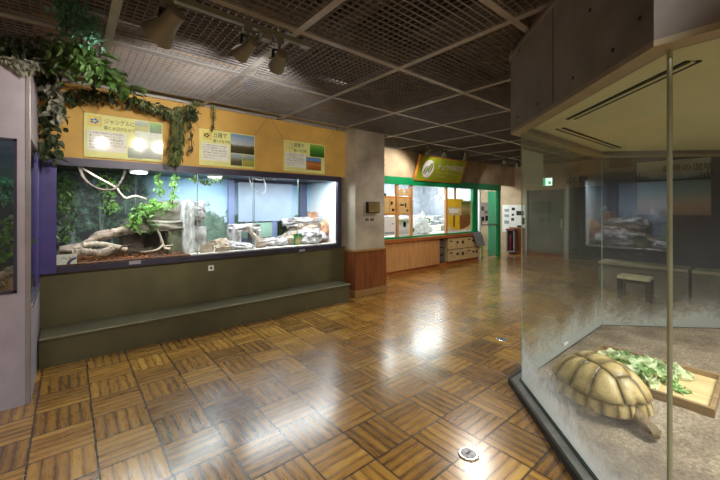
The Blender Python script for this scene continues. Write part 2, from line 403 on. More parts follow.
for i, j in cells:
    cx, cy = X0+GX*(i+.5), YG0+GY*(j+.5)
    if cy > 4.8 and cx < 4.3: continue
    if cx > 11 : continue
    if 2.6 < cx < 8 and cy < .8 : continue                # above the tortoise enclosure
    if pan is None:
        pan = m.build('mesh_panel', M_['mesh']); pan.parent = ceil; me0 = pan.data
        pan.location = Vector((cx, cy, ZC))-ceil.location
        me0.transform(Matrix.Translation(Vector((0, 0, -.016)) - Vector((0, 0, -min(v.co.z for v in me0.vertices))) + Vector((0, 0, .016))))
    else:
        c = pan.copy(); COL.objects.link(c); c.location = Vector((cx, cy, ZC))-ceil.location
for (a, b, r, nm) in (((-4, 2.75, 3.3), (11, 2.75, 3.3), .17, 'air_duct'), ((1.9, -5, 3.2), (1.9, 4.7, 3.2), .07, 'pipe'), ((4.9, -5, 3.25), (4.9, 5.4, 3.25), .11, 'air_duct'), ((-4, 4.1, 3.28), (3.6, 4.1, 3.28), .08, 'pipe'), ((7.2, -5, 3.3), (7.2, 5.4, 3.3), .14, 'air_duct'), ((-4, .6, 3.35), (2.2, .6, 3.35), .06, 'pipe')):
    m = MB(); m.tube([a, b], r, 14); m.build(nm, M_['duct'], ceil, True)
m = MB(); m.box(2.5, 4.3, 1.35, 2.2, 3.15, 3.5); m.build('air_duct', M_['duct'], ceil)

# ------------------------------------------------------------------ olive bench step
b0 = thing('bench', (1.62, 4.58, 0), 'long low olive green step bench along the wall under the terrarium', 'bench')
m = MB(); m.box(-.215, 3.46, 4.385, YW-.003, 0, .25); m.build('front_panel', M_['olive'], b0)
m = MB(); m.box(-.215, 3.47, 4.372, YW-.003, .25, .279, bevel=.004); m.build('top_board', M_['olive_top'], b0)
m = MB(); m.box(-.215, 3.47, 4.368, 4.374, .268, .2805); m.build('edge_highlight', mat('worn_edge_highlight', (148, 144, 118), .45), b0)  # thin pale strip: highlight and wear of the bench edge painted as colour

# ------------------------------------------------------------------ long terrarium
CB = 5.67; FZ0, FZ1 = .885, 1.945
T = thing('terrarium', (1.65, 5.2, .82), 'long glass fronted terrarium of branches and pale rocks in the ochre wall', 'terrarium')
fr = MB(); y0, y1 = YW-.035, YW+.035
fr.box(-.1, 3.57, y0, y1, .825, FZ0); fr.build('lower_rail', M_['frame'], T)
fr = MB(); fr.box(-.1, 3.57, y0, y1, FZ1, 2.03); fr.build('upper_rail', M_['frame'], T)
fr = MB(); fr.box(-.28, -.1, y0, y1, .825, 2.03); fr.build('jamb', M_['purple'], T)['label'] = 'wide purple jamb'
fr = MB(); fr.box(3.5, 3.57, y0, y1, FZ0, FZ1); fr.build('jamb', M_['frame'], T)
xs = [-.1, 1.279, 2.026, 2.766, 3.5]
for a, b in zip(xs, xs[1:]):
    g = MB(); g.box(a+.004, b-.004, YW+.02, YW+.026, FZ0, FZ1); g.build('glass_pane', M_['glass'], T)
for x in xs[1:-1]:
    g = MB(); g.box(x-.004, x+.004, YW+.019, YW+.027, FZ0, FZ1); g.build('glass_joint', M_['glass_edge'], T)
def mural():
    t = NT('forest_mural'); b = t.n('ShaderNodeBsdfPrincipled'); t.l(b.outputs[0], t.out.inputs[0]); b.inputs['Roughness'].default_value = .5
    geo = t.n('ShaderNodeNewGeometry'); p = geo.outputs['Position']; s = t.n('ShaderNodeSeparateXYZ'); t.l(p, s.inputs[0])
    def st(v, sc):
        mp = t.n('ShaderNodeMapping'); mp.inputs['Scale'].default_value = sc; t.l(v, mp.inputs['Vector']); return mp.outputs[0]
    n1 = t.noise(9, 8, p, .72); n2 = t.noise(2.2, 3, p)
    # dense dark forest with slim pale trunks
    tr = t.noise(5, 3, st(p, (3.2, 1, .22)), .6)
    forest = t.ramp(n1, [(.34, lin((14, 20, 30))), (.47, lin((30, 42, 54))), (.54, lin((56, 92, 70))), (.6, lin((84, 110, 110))), (.7, lin((170, 190, 200)))])
    mk = t.ramp(tr, [(.6, (0, 0, 0, 1)), (.66, (1, 1, 1, 1))])
    f2 = t.n('ShaderNodeMixRGB'); t.l(t.math('MULTIPLY', mk, .5), f2.inputs[0]); t.l(forest, f2.inputs[1]); f2.inputs[2].default_value = lin((150, 160, 170))
    # open sky over a low treeline
    sky = t.ramp(t.math('ADD', t.math('MULTIPLY', t.math('SUBTRACT', s.outputs[2], 1.2), 1.1), t.math('MULTIPLY', t.math('SUBTRACT', n2, .5), .35)), [(.0, lin((196, 214, 228))), (.8, lin((134, 178, 214)))])
    tl = t.math('ADD', s.outputs[2], t.math('MULTIPLY', t.math('SUBTRACT', t.noise(3.2, 6, p, .6), .5), -1.5))
    mk2 = t.ramp(tl, [(.40, (1, 1, 1, 1)), (.44, (0, 0, 0, 1))]) if False else t.ramp(t.math('SUBTRACT', tl, .9), [(.44, (1, 1, 1, 1)), (.5, (0, 0, 0, 1))])
    tree = t.ramp(n1, [(.36, lin((70, 90, 84))), (.6, lin((120, 146, 128)))])
    s2 = t.n('ShaderNodeMixRGB'); t.l(mk2, s2.inputs[0]); t.l(sky, s2.inputs[1]); t.l(tree, s2.inputs[2])
    e = t.math('ADD', s.outputs[0], t.math('MULTIPLY', t.math('SUBTRACT', n2, .5), .9))
    mr = t.n('ShaderNodeMapRange'); mr.inputs['From Min'].default_value = .78; mr.inputs['From Max'].default_value = 1.05; t.l(e, mr.inputs['Value'])
    o = t.n('ShaderNodeMixRGB'); t.l(mr.outputs[0], o.inputs[0]); t.l(f2.outputs[0], o.inputs[1]); t.l(s2.outputs[0], o.inputs[2])
    t.l(o.outputs[0], b.inputs['Base Color']); return t.m
MUR = mural()
m = MB(); m.box(-.28, 3.56, CB, CB+.04, .8, 2.03); m.build('painted_backdrop', MUR, T)
m = MB(); m.box(-.32, -.28, YW+.03, CB, .8, 2.03); m.build('end_wall', MUR, T)
M_['sky_white'] = picture('pale_sky_paint', [(0, (244, 245, 245)), (.5, (238, 242, 245)), (1, (190, 220, 238))], 2, .1)
m = MB(); m.box(3.52, 3.56, YW+.03, CB, .8, 2.03); m.build('end_wall', M_['sky_white'], T)['label'] = 'pale sky painted end wall'
m = MB(); m.box(-.3, 3.56, YW+.03, CB, 1.962, 2.03); m.build('lid', M_['black'], T)
m = MB(); m.box(-.28, 1.2, YW+.03, CB, .84, .9); m.build('litter_bed', M_['soil'], T)
m = MB(); m.box(1.2, 3.54, YW+.03, CB, .84, .9); m.build('sand_bed', M_['sandw'], T)
M_['bluepost'] = mat('blue_grey_post', (126, 140, 182), .5, var=.05)
M_['slate'] = mat('slate_trim', (74, 82, 108), .5, var=.05)
for px in (231,):
    a = PY(px, 200, CB-.03); m = MB(); m.box(a.x-.045, a.x+.045, CB-.05, CB, .9, 1.95); m.build('post', M_['bluepost'], T)
a = PY(302, 200, CB-.03); m = MB(); m.box(a.x-.06, a.x+.09, CB-.06, CB, .9, 1.96); m.build('post', M_['slate'], T)
m = MB(); m.box(2.0, 3.45, CB-.03, CB, 1.91, 1.96); m.build('top_trim', M_['slate'], T)
m = MB(); m.box(2.0, 3.45, CB-.03, CB, .9, 1.0); m.build('low_trim', M_['slate'], T)
a, b = PY(238, 180, CB-.06), PY(292, 222, CB-.06)
M_['frost'] = mat('frosted_sheet', (166, 184, 208), .45, var=.06, scale=3)
xm = PY(254, 200, CB-.06).x
for k, (xa, xb) in enumerate(((a.x, xm-.004), (xm+.004, b.x))):
    m = MB(); m.box(xa, xb, CB-.075, CB-.06, 1.27, 1.92); m.build('frosted_panel', M_['frost'], T)
M_['sage'] = mat('sage_panel', (148, 180, 164), .5, var=.06)
a, b = PY(258, 222, CB-.05), PY(272, 236, CB-.05)
m = MB(); m.box(a.x-.1, b.x, CB-.06, CB-.03, 1.0, 1.25); m.build('sage_panel', M_['sage'], T)
m = MB(); m.box(b.x, b.x+.09, CB-.07, CB-.03, .95, 1.3); m.build('post', M_['bluepost'], T)
m = MB(); m.box(b.x+.12, b.x+.22, CB-.06, CB-.03, 1.0, 1.25); m.build('sage_panel', M_['leaf_d'], T)
LAMP = glow('lamp_glow', (250, 252, 255), 14)
for px, py, yy in ((139, 169, 5.05), (215, 173, 5.05)):
    x = PY(px, py, 5.02); l = thing('recessed_downlight', (x.x, x.y, 1.925), 'round lit lamp under the terrarium lid, ' + ('above the hanging branch' if px < 200 else 'above the mineral cascade'), 'lamp', 'lamps under the terrarium lid')
    m = MB(); m.tube([(x.x, x.y, 1.962), (x.x, x.y, 1.932)], .1, 20); m.build('housing', M_['white'], l)
    m = MB(); m.tube([(x.x, x.y, 1.932), (x.x, x.y, 1.925)], .085, 20); m.build('lens', LAMP, l)
# small labels on the terrarium frame
def slip(px0, px1, py0, py1, Y, label, mm, cat='label', name='sign_strip', t=.003, group=None):
    a, b = PY(px0, py0, Y), PY(px1, py1, Y)
    m = MB(); m.box(a.x, b.x, Y-t, Y, min(a.z, b.z), max(a.z, b.z)); return tag(m.build(name, mm), label, cat, group)
M_['strip'] = mat('grey_strip', (150, 146, 160), .5)
slip(129, 141, 261.2, 263.6, YW-.036, 'small pale label strip on the terrarium rail under the logs', M_['strip'])
slip(299, 305, 249.5, 251.2, YW-.036, 'tiny pale label strip on the terrarium rail below the green card', M_['strip'])
st = thing('wall_sticker', PY(211, 268, YW-.002), 'small square white sticker with dark dot on the olive wall', 'sticker')
c = PY(211, 268, YW-.002)
m = MB(); m.box(c.x-.035, c.x+.035, YW-.008, YW, c.z-.035, c.z+.035); m.build('plate', M_['white'], st)
m = MB(); m.tube([(c.x, YW-.008, c.z), (c.x, YW-.011, c.z)], .016, 14); m.build('dot', M_['ink'], st)

# wood litter
m = MB()
for k in range(420):
    x, y = R.uniform(-.08, 1.15), R.uniform(YW+.12, 5.5)
    M = Matrix.Translation((x, y, .905+R.uniform(0, .012))) @ Euler((R.uniform(-.5, .5), R.uniform(-.5, .5), R.uniform(0, 6.3))).to_matrix().to_4x4()
    m.box(-.018, .018, -.007, .007, -.003, .003, M)
tag(m.build('wood_chips', M_['chip']), 'brown bark chips scattered over the terrarium floor', 'wood chips', kind='stuff')
def log(name, pts, rad, mm, label, cat='log', n=10, group=None, twigs=(), jit=.18):
    pts = catmull(pts, 9); k = len(pts)
    rr = [rad[0]+(rad[1]-rad[0])*i/(k-1) for i in range(k)]
    rr = [r*(1+jit*R.uniform(-1, 1)) for r in rr]
    m = MB(); m.tube(pts, rr, n+4)
    for v in m.b.verts: v.co += noise.noise_vector(v.co*Vector((1, 1, 1)).x*16)*rad[0]*.3+noise.noise_vector(v.co*45)*rad[0]*.12
    for tp, tr in twigs:
        tp = catmull(tp, 4); m.tube(tp, [tr[0]+(tr[1]-tr[0])*i/(len(tp)-1) for i in range(len(tp))], 7)
    return tag(m.build(name, mm, None, True), label, cat, group)
log('log', [PY(60, 250, 5.05), PY(82, 247, 5.05), PY(98, 237, 5.1), PY(115, 233, 5.15), PY(132, 229, 5.2), PY(142, 222, 5.25)], (.05, .06), M_['bark'], 'long driftwood log rising from the card towards the plants')
log('log', [PY(84, 245, 5.0), PY(100, 244, 5.0), PY(116, 247, 5.0), PY(127, 249, 5.0)], (.03, .032), M_['bark_pale'], 'pale horizontal log lying under the rising driftwood', group='logs on the terrarium floor')
log('log', [PY(72, 253, 4.95), PY(88, 252, 4.95), PY(102, 253, 4.95), PY(113, 248, 5.0)], (.04, .042), M_['bark'], 'thick grey log lying lowest on the bark chips', group='logs on the terrarium floor')
log('log', [PY(106, 254, 4.98), PY(122, 251, 5.02), PY(138, 251, 5.05), PY(152, 249, 5.08)], (.03, .025), M_['bark_dk'], 'dark forked log before the hollow of the rock ledge', group='logs on the terrarium floor', twigs=[([PY(118, 252, 5.0), PY(122, 247, 4.98), PY(131, 245, 5.0)], (.02, .01))])
log('branch', [PY(79, 166, 5.0), PY(84, 178, 5.0), PY(94, 187, 5.0), PY(106, 190, 5.0), PY(116, 188, 5.0), PY(121, 181, 5.0), PY(126, 169, 5.0)], (.016, .013), M_['bark_dk'], 'curved bare dark branch hanging under the terrarium lid', 'branch')
log('branch', [PY(80, 167, 5.06), PY(97, 177, 5.06), PY(115, 187, 5.06), PY(120, 193, 5.06), PY(126, 198, 5.08), PY(135, 196, 5.12), PY(146, 199, 5.2)], (.012, .012), M_['bark_pale'], 'pale straight branch sloping from lid to the rock', 'branch', jit=.08)
log('branch', [PY(155, 226, 5.0), PY(160, 236, 4.97), PY(164, 247, 4.95), PY(170, 249, 4.93)], (.014, .018), M_['bark_pale'], 'pale root hanging down before the dark rock hollow', 'branch', twigs=[([PY(163, 245, 4.95), PY(156, 250, 4.93), PY(140, 252, 4.92)], (.014, .007)), ([PY(164, 246, 4.95), PY(173, 245, 4.95)], (.012, .006))])
# hollow rock ledge
rk = thing('rock_ledge', PY(165, 250, 5.25), 'grey rock ledge with dark hollow beneath, plants on top', 'rock')
def slab_rock(xa, xb, ya, yb, za, zb, seed, amp=.08, ridge=False, sub=4):
    c = Vector(((xa+xb)/2, (ya+yb)/2, (za+zb)/2)); m = MB()
    g = bmesh.ops.create_cube(m.b, size=2)
    bmesh.ops.subdivide_edges(m.b, edges=m.b.edges[:], cuts=9, use_grid_fill=True)
    for v in m.b.verts:
        p = v.co.normalized()*.35+v.co*.72
        k = noise.fractal(v.co*1.7+Vector((seed*7.1, seed*3.3, seed)), 1, 2.1, 5)
        q = p*(1+amp*2*k)+(noise.cell_vector(v.co*2.6+noise.noise_vector(v.co*1.5+Vector((seed, 0, 0)))*.6)-Vector((.5, .5, .5)))*.16
        v.co = c+Vector((q.x*(xb-xa)/2, q.y*(yb-ya)/2, q.z*(zb-za)/2))
    return m
a, b = PY(128, 224, 5.1), PY(190, 230, 5.1)
slab_rock(a.x, b.x, 5.0, 5.6, 1.2, 1.34, 1).build('shelf_stone', M_['rock_g'], rk, True)
a, b = PY(148, 200, 5.25), PY(186, 228, 5.25)
slab_rock(a.x, b.x, 5.15, 5.6, 1.28, 1.58, 2).build('upper_stone', M_['rock_g'], rk, True)
a, b = PY(166, 228, 5.1), PY(187, 250, 5.1)
M_['moss'] = mat('mossy_stone', (122, 126, 108), .9, var=.3, scale=7, bump=.5)
slab_rock(a.x, b.x, 5.02, 5.5, .88, 1.25, 3).build('support_stone', M_['moss'], rk, True)
a, b = PY(127, 230, 5.3), PY(135, 250, 5.3)
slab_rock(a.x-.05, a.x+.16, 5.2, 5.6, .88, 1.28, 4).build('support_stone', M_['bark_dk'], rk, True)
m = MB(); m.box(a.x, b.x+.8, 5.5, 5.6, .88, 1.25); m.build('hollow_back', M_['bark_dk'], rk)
# mineral cascade
cs = thing('cascade_rock', PY(195, 250, 5.1), 'white crusted cascade rock beside the ledge and glass joint', 'rock')
a, b = PY(190, 196, 5.1), PY(205, 216, 5.1)
slab_rock(a.x, b.x, 5.05, 5.5, 1.34, 1.58, 5, .1).build('upper_block', M_['rock_w'], cs, True)
a, b = PY(188, 229, 5.1), PY(206, 250, 5.1)
slab_rock(a.x, b.x, 5.05, 5.55, .88, 1.24, 6, .05).build('lower_block', M_['rock_w'], cs, True)
a, b = PY(182, 196, 5.0), PY(194, 250, 5.0)
slab_rock(a.x, b.x, 4.95, 5.25, .88, 1.57, 7, .06).build('crust', M_['falls'], cs, True)
a, b = PY(188, 214, 5.2), PY(202, 230, 5.2)
slab_rock(a.x, b.x, 5.2, 5.5, 1.18, 1.4, 8, .06).build('core', M_['rock_g'], cs, True)
def rock(px, py, w, h, Y, seed, mm, label, dy=.5, name='rock', group='rocks on the pale sand', amp=.3, zb=.89):
    c = PY(px, py, Y); m = MB()
    d = F/ (c.x*SN+c.y*CS)
    hw, hh = w/2/d*1.12, max(h/2/d, .02)
    cz = zb+hh*.85
    m.blob((c.x, c.y, cz), (hw, hw*dy*1.4, hh), seed, amp, 2.2, 4, flat=.85)
    for v in m.b.verts:
        k = noise.cell_vector(v.co*16+noise.noise_vector(v.co*9)*.6); v.co += (k-Vector((.5, .5, .5)))*hw*.16
    return tag(m.build(name, mm, None, True), label, 'rock', group)
for k, (px, py, w, h, Y, mm, lb) in enumerate((
    (220, 238, 20, 12, 5.15, 'rock_b', 'tilted beige rock just past the cascade at the glass joint'),
    (231, 243, 16, 10, 5.0, 'rock_w', 'low white rock between the beige rock and the stone arch'),
    (222, 248, 14, 9, 4.92, 'rock_b', 'orange tinged rock beside the small photo card'),
    (243, 247, 18, 7, 4.98, 'rock_w', 'flat pale slab before the stone arch'),
    (275, 243, 24, 9, 5.12, 'rock_w', 'long flat white rock between arch and green card'),
    (263, 240, 14, 8, 5.3, 'rock_b', 'beige rock half behind the stone arch leg'),
    (286, 238, 20, 10, 5.25, 'rock_g', 'grey sloping rock behind the green card'))):
    rock(px, py, w, h, Y, 20+k, M_[mm], lb)
# stone arch
ar = thing('stone_arch', PY(245, 246, 5.2), 'pale stone arch with a leaning branch on the sand', 'rock')
for k_, (pa, pb, dep, nm) in enumerate((((233.5, 228), (241, 247.5), .3, 'leg'), ((235, 225), (259, 231.5), .28, 'lintel'), ((254, 229), (260, 246), .26, 'leg'))):
    a, b = PY(*pa, 5.15), PY(*pb, 5.15)
    slab_rock(a.x, b.x, 5.1, 5.15+dep, b.z, a.z, 60+k_, .1).build(nm, M_['rock_w'], ar, True)
m = MB(); m.tube([PY(247, 226, 5.0), PY(252, 233, 4.98), PY(260, 242, 4.95)], [.03, .032, .028], 9); m.build('leaning_branch', M_['bark_pale'], ar, True)
# rock pile at the end
for k, (px, py, w, h, Y, mm, lb) in enumerate((
    (308, 239, 36, 16, 5.2, 'rock_w', 'broad white rock forming the base of the end rock pile'),
    (308, 240, 26, 16, 5.05, 'rock_w', 'white rock with dark slot at the front of the rock pile'),
    (296, 239, 18, 14, 5.1, 'rock_b', 'cream boulder behind the green card by the pile'),
    (326, 238, 10, 24, 5.1, 'rock_r', 'red brown craggy rock against the pale end wall'))):
    rock(px, py, w, h, Y, 40+k, M_[mm], lb, group='rocks of the end pile', amp=.35)
def prock(pa, pb, Y, dep, seed, mm, lb):
    a, b = PY(pa[0], pa[1], Y), PY(pb[0], pb[1], Y)
    return tag(slab_rock(a.x, b.x, Y-.05, Y+dep, min(a.z, b.z), max(a.z, b.z), seed, .12).build('rock', M_[mm], None, True), lb, 'rock', 'rocks of the end pile')
prock((291, 218), (318, 226), 5.2, .35, 51, 'rock_w', 'flat white slab crowning the end rock pile')
prock((297, 224), (320, 236), 5.15, .4, 52, 'rock_b', 'beige block in the middle of the end rock pile')
prock((311, 212), (316, 220), 5.2, .12, 53, 'rock_r', 'small pointed brown stone standing on the pile top')
s = PY(311, 234.5, 5.0); m = MB(); m.box(s.x-.07, s.x+.07, 4.985, 5.2, s.z-.022, s.z+.022); tag(m.build('hide_slot', M_['black']), 'black slot shelter set into the white pile rock', 'shelter')
# cards standing on the sand
def card(px0, px1, py0, py1, Y, label, mm, inner=None, nm='photo_card'):
    a, b = PY(px0, py0, Y), PY(px1, py1, Y)
    c = thing(nm, (0.5*(a.x+b.x), Y, b.z), label, 'card', 'cards in the terrarium')
    m = MB(); m.box(a.x, b.x, Y, Y+.006, b.z, a.z); m.build('sheet', M_[mm], c)
    if inner:
        w, h = b.x-a.x, a.z-b.z
        m = MB(); m.box(a.x+w*inner[0], a.x+w*inner[1], Y-.002, Y, b.z+h*inner[2], b.z+h*inner[3]); m.build('print', inner[4], c)
    return c
PIC_A = picture('animal_print', [(0, (60, 44, 40)), (.5, (110, 80, 78)), (.62, (190, 170, 160))], 5, .5)
PIC_B = picture('desert_print', [(0, (90, 120, 60)), (.5, (190, 160, 110)), (1, (70, 140, 70))], 6, .5)
card(200, 213, 245, 255.5, 4.9, 'small photo card standing beside the cascade rock', 'rock_b', (.25, .9, .05, .6, PIC_A))
card(214, 224, 246, 254, 4.9, 'pink patterned card standing next to the beige rock', 'paper', (.1, .9, .1, .9, PIC_A))
card(256, 266, 242, 249.5, 4.95, 'brown photo card standing before the stone arch leg', 'rock_b', (.3, .95, .05, .8, PIC_A))
M_['cardgreen'] = mat('green_card', (34, 128, 66), .5, var=.1)
card(294, 302, 234, 247, 4.93, 'bright green picture card leaning on the end rock pile', 'cardgreen', (.2, .9, .12, .85, PIC_B))
cc = card(56.5, 77, 255, 267, YW+.04, 'white card with dark animal curve in the terrarium corner', 'paper')
a, b = PY(57, 255, YW+.04), PY(77, 266, YW+.04)
m = MB(); pts = [(.42, .02), (.5, .38), (.66, .62), (.97, .78), (.97, .6), (.75, .45), (.66, .25), (.64, .02)]
vs = [m.b.verts.new((a.x+(b.x-a.x)*u, YW+.0385, b.z+(a.z-b.z)*v)) for u, v in pts]; m.b.faces.new(vs); g = bmesh.ops.extrude_face_region(m.b, geom=m.b.faces[:])
for v in [x for x in g['geom'] if isinstance(x, bmesh.types.BMVert)]: v.co.y += .0012
m.build('animal_curve', M_['purple'], cc)
Mt = at(FACE_S, (a.x+.03, YW+.038, b.z+.07)); lettering('lettering', 'ヘビ', .055, Mt, M_['ink'], cc)
# hanging cable loop
q = lambda x, y: PY(x, y, 5.05)
m = MB(); m.tube(catmull([q(249, 174), q(250, 181), q(254, 189), q(259, 194), q(265, 192), q(265.5, 185), q(262, 177), q(256, 176)], 6), .006, 7)
m.tube(catmull([q(251, 175), q(258, 180), q(268, 178), q(275, 180)], 5), .007, 7)
tag(m.build('cable', M_['grey_metal'], None, True), 'grey cable loop hanging from the lid past the middle joint', 'cable')

# ------------------------------------------------------------------ foliage
def leafy(name, label, cat, pts, n, L, spread, mm, group=None, stem=.006, droop=.6, ratio=.5, parent_stem='stem', jit=.3):
    pts = catmull(pts, 6)
    o = thing(name, pts[0], label, cat, group)
    m = MB(); m.tube(pts, stem, 6); m.build('stem', M_['stem'], o, True)
    m = MB()
    for k in range(n):
        t = R.random()*(len(pts)-1); i = min(int(t), len(pts)-2); p = pts[i].lerp(pts[i+1], t-i)
        d = rvec(); d.z -= droop; p = p+rvec(spread)*R.random()**.5
        l = L*R.uniform(1-jit, 1+jit)
        m.leaf(p, d, Vector((0, -.6, .8))+rvec(.6), l, l*ratio)
    m.build('foliage', mm, o, False, recalc=False)
    return o
V = 4.55
# plants inside the terrarium
leafy('climbing_plant', 'bright broad leaved plant growing over the rock ledge', 'plant', [PY(132, 226, 5.0), PY(140, 214, 5.0), PY(150, 206, 5.05), PY(163, 207, 5.05)], 120, .075, .1, M_['leaf_b'], droop=.2, ratio=.6)
leafy('climbing_plant', 'green creeper trailing down in front of the ledge hollow', 'plant', [PY(140, 205, 5.0), PY(147, 220, 4.98), PY(152, 232, 4.97)], 46, .06, .06, M_['leaf'], droop=.6, ratio=.6)
leafy('hanging_fern', 'light green fern hanging from the lid left of the twin strands', 'fern', [PY(158, 172, 5.1), PY(159, 182, 5.1), PY(161, 193, 5.1)], 60, .05, .055, M_['leaf_b'], 'ferns hanging from the lid', droop=1)
leafy('hanging_fern', 'long green fern hanging over the grey upper stone', 'fern', [PY(174, 172, 5.05), PY(174, 188, 5.05), PY(172, 205, 5.05)], 90, .05, .06, M_['leaf_b'], 'ferns hanging from the lid', droop=1)
leafy('hanging_fern', 'flat spray of leaves under the lid beside the second lamp', 'fern', [PY(192, 178, 5.0), PY(204, 182, 5.0), PY(216, 178, 5.05), PY(230, 174, 5.1)], 70, .055, .07, M_['leaf'], 'ferns hanging from the lid', droop=.5)
leafy('leafy_shrub', 'leafy green bush filling the terrarium corner by the purple jamb', 'plant', [PY(66, 240, 5.5), PY(65, 210, 5.5), PY(66, 190, 5.5), PY(64, 176, 5.5)], 150, .07, .13, M_['leaf'], droop=.4)
leafy('leafy_shrub', 'green sprig hanging behind the curved bare branch', 'plant', [PY(104, 174, 5.45), PY(110, 188, 5.45), PY(111, 208, 5.45)], 100, .06, .1, M_['leaf_b'], droop=.6)
leafy('leafy_shrub', 'small sprig under the lid beside the first lamp', 'plant', [PY(125, 170, 5.45), PY(127, 178, 5.45), PY(124, 190, 5.45)], 40, .06, .07, M_['leaf'], droop=.6)
# garland along the ochre wall and over the cabinet
leafy('hanging_vine', 'dense dark green vine drooping over the top of the tall cabinet', 'vine', [PY(0, 50, 3.75), PY(20, 54, 3.8), PY(40, 58, 3.95), PZ(55, 50, 2.74), PZ(72, 58, 2.72)], 300, .075, .13, M_['leaf_d'], droop=.5)
leafy('hanging_vine', 'greyed dusty vine lying on the cabinet edge', 'vine', [PY(2, 60, 3.62), PY(14, 63, 3.62), PY(26, 66, 3.62), PY(34, 60, 3.66)], 110, .05, .06, M_['leaf_p'], droop=.5)
leafy('hanging_vine', 'teal green vine tumbling from the ceiling mesh', 'vine', [PZ(62, -8, 2.77), PZ(70, 8, 2.74), PZ(84, 20, 2.7), PZ(93, 38, 2.68)], 460, .034, .1, M_['leaf_t'], droop=1)
leafy('hanging_vine', 'short teal strand hanging beside the tumbling vine', 'vine', [PZ(64, 5, 2.74), PZ(66, 20, 2.62), PZ(66, 32, 2.52)], 110, .03, .04, M_['leaf_t'], droop=1)
leafy('hanging_vine', 'olive green bushy vine between cabinet and ceiling beam', 'vine', [PZ(58, 48, 2.74), PZ(70, 58, 2.7), PZ(82, 48, 2.7), PZ(72, 72, 2.64)], 320, .06, .13, M_['leaf'], droop=.6)
leafy('hanging_vine', 'broad leaved green vine crossing the ceiling beam end', 'vine', [PZ(84, 54, 2.72), PZ(104, 70, 2.7), PZ(122, 84, 2.7), PZ(136, 94, 2.68)], 70, .13, .08, M_['leaf'], droop=.5, ratio=.62)
leafy('hanging_vine', 'dark thick garland swagged above the first sign', 'vine', [PY(60, 96, 4.62), PY(90, 94, 4.62), PY(122, 98, 4.6), PY(150, 106, 4.6), PY(178, 114, 4.62), PY(198, 112, 4.64)], 330, .07, .08, M_['leaf_d'], droop=.8)
leafy('hanging_vine', 'variegated pale garland rising to the ceiling above the second sign', 'vine', [PY(138, 100, 4.55), PY(158, 109, 4.55), PY(180, 109, 4.57), PY(198, 103, 4.6), PY(210, 94, 4.62)], 240, .045, .045, M_['leaf_v'], droop=.5)
leafy('hanging_vine', 'thin variegated strand hanging onto the second sign', 'vine', [PY(211, 88, 4.62), PY(213, 104, 4.64), PY(214, 118, 4.66), PY(213, 130, 4.68)], 60, .04, .03, M_['leaf_v'], droop=1)
leafy('hanging_vine', 'feathery fern bunch hanging between first and second signs', 'fern', [PY(178, 112, 4.62), PY(178, 130, 4.62), PY(177, 146, 4.62), PY(174, 159, 4.62)], 420, .07, .09, M_['fern'], droop=2, ratio=.28)
leafy('hanging_vine', 'narrow vine strand hanging beside the fern bunch', 'vine', [PY(190, 114, 4.62), PY(191, 130, 4.62), PY(192, 151, 4.62)], 60, .045, .03, M_['leaf_d'], droop=1)
leafy('hanging_vine', 'leafy column of ivy hanging down beside the cabinet corner', 'vine', [PY(46, 60, 4.3), PY(50, 85, 4.4), PY(52, 108, 4.45), PY(50, 132, 4.5), PY(50, 156, 4.5)], 200, .085, .09, M_['leaf_d'], droop=.8, ratio=.6)
leafy('hanging_vine', 'dusty grey blossom strand within the ivy column', 'vine', [PY(55, 84, 4.3), PY(57, 100, 4.32), PY(56, 120, 4.35)], 60, .07, .06, M_['leaf_p'], droop=.6, ratio=.8)
log('branch', [PY(20, 40, 3.7), PY(30, 34, 3.72), PY(40, 31, 3.75), PY(52, 33, 3.8)], (.012, .006), M_['bark_dk'], 'bare twisted twig tangle above the cabinet', 'branch', twigs=[([PY(26, 30, 3.7), PY(32, 36, 3.7), PY(36, 46, 3.7)], (.008, .004)), ([PY(24, 44, 3.7), PY(34, 36, 3.72), PY(42, 28, 3.74)], (.008, .004)), ([PY(40, 30, 3.72), PY(41, 44, 3.72)], (.006, .004))])

# ------------------------------------------------------------------ tall cabinet terrarium at the near corner
CX, CY = -.225, 3.66
K = thing('tall_cabinet', (-1.1, 4.2, 0), 'tall lavender cabinet with a glazed terrarium window near the viewer', 'cabinet')
zt, w0, w1 = 2.62, .86, 2.02
wx = PY(17, 200, CY).x
m = MB(); m.box(-2.2, CX-.02, CY, CY+.04, 0, w0); m.build('lower_front', M_['lavender'], K)
m = MB(); m.box(-2.2, CX-.02, CY, CY+.04, w1, zt); m.build('upper_front', M_['lavender'], K)
m = MB(); m.box(wx, CX-.03, CY, CY+.04, w0, w1); m.build('stile', M_['lavender'], K)
m = MB(); m.box(CX-.03, CX, CY-.004, CY+.05, 0, zt, bevel=.004); m.build('corner_post', M_['grey_metal'], K)
m = MB(); m.box(-2.2, wx, CY+.012, CY+.018, w0, w1); m.build('glass_pane', M_['glass'], K)
m = MB(); m.box(-2.2, wx, CY-.006, CY+.02, w0-.0, w0+.02); m.box(wx-.02, wx, CY-.006, CY+.02, w0, w1); m.box(-2.2, wx, CY-.006, CY+.02, w1-.02, w1); m.build('window_trim', M_['frame'], K)
m = MB(); m.box(CX-.03, CX, CY+.05, YW, 0, .74); m.build('side_panel', M_['lavender'], K)
m = MB(); m.box(CX-.03, CX, CY+.05, YW, 2.04, zt); m.build('side_panel', M_['lavender'], K)
m = MB(); m.box(CX-.03, CX, YW-.28, YW, .74, 2.04); m.build('side_panel', M_['purple'], K)['label'] = 'purple side panel'
m = MB(); m.box(CX-.02, CX-.014, CY+.05, YW-.28, .74, 2.04); m.build('glass_pane', M_['glass'], K)
m = MB(); m.box(CX-.03, CX+.012, CY+.05, YW-.28, .72, .755, bevel=.004); m.build('sill', M_['chrome'], K)
m = MB(); m.box(-2.2, CX, CY+.04, YW, zt-.03, zt); m.build('top', M_['lavender'], K)
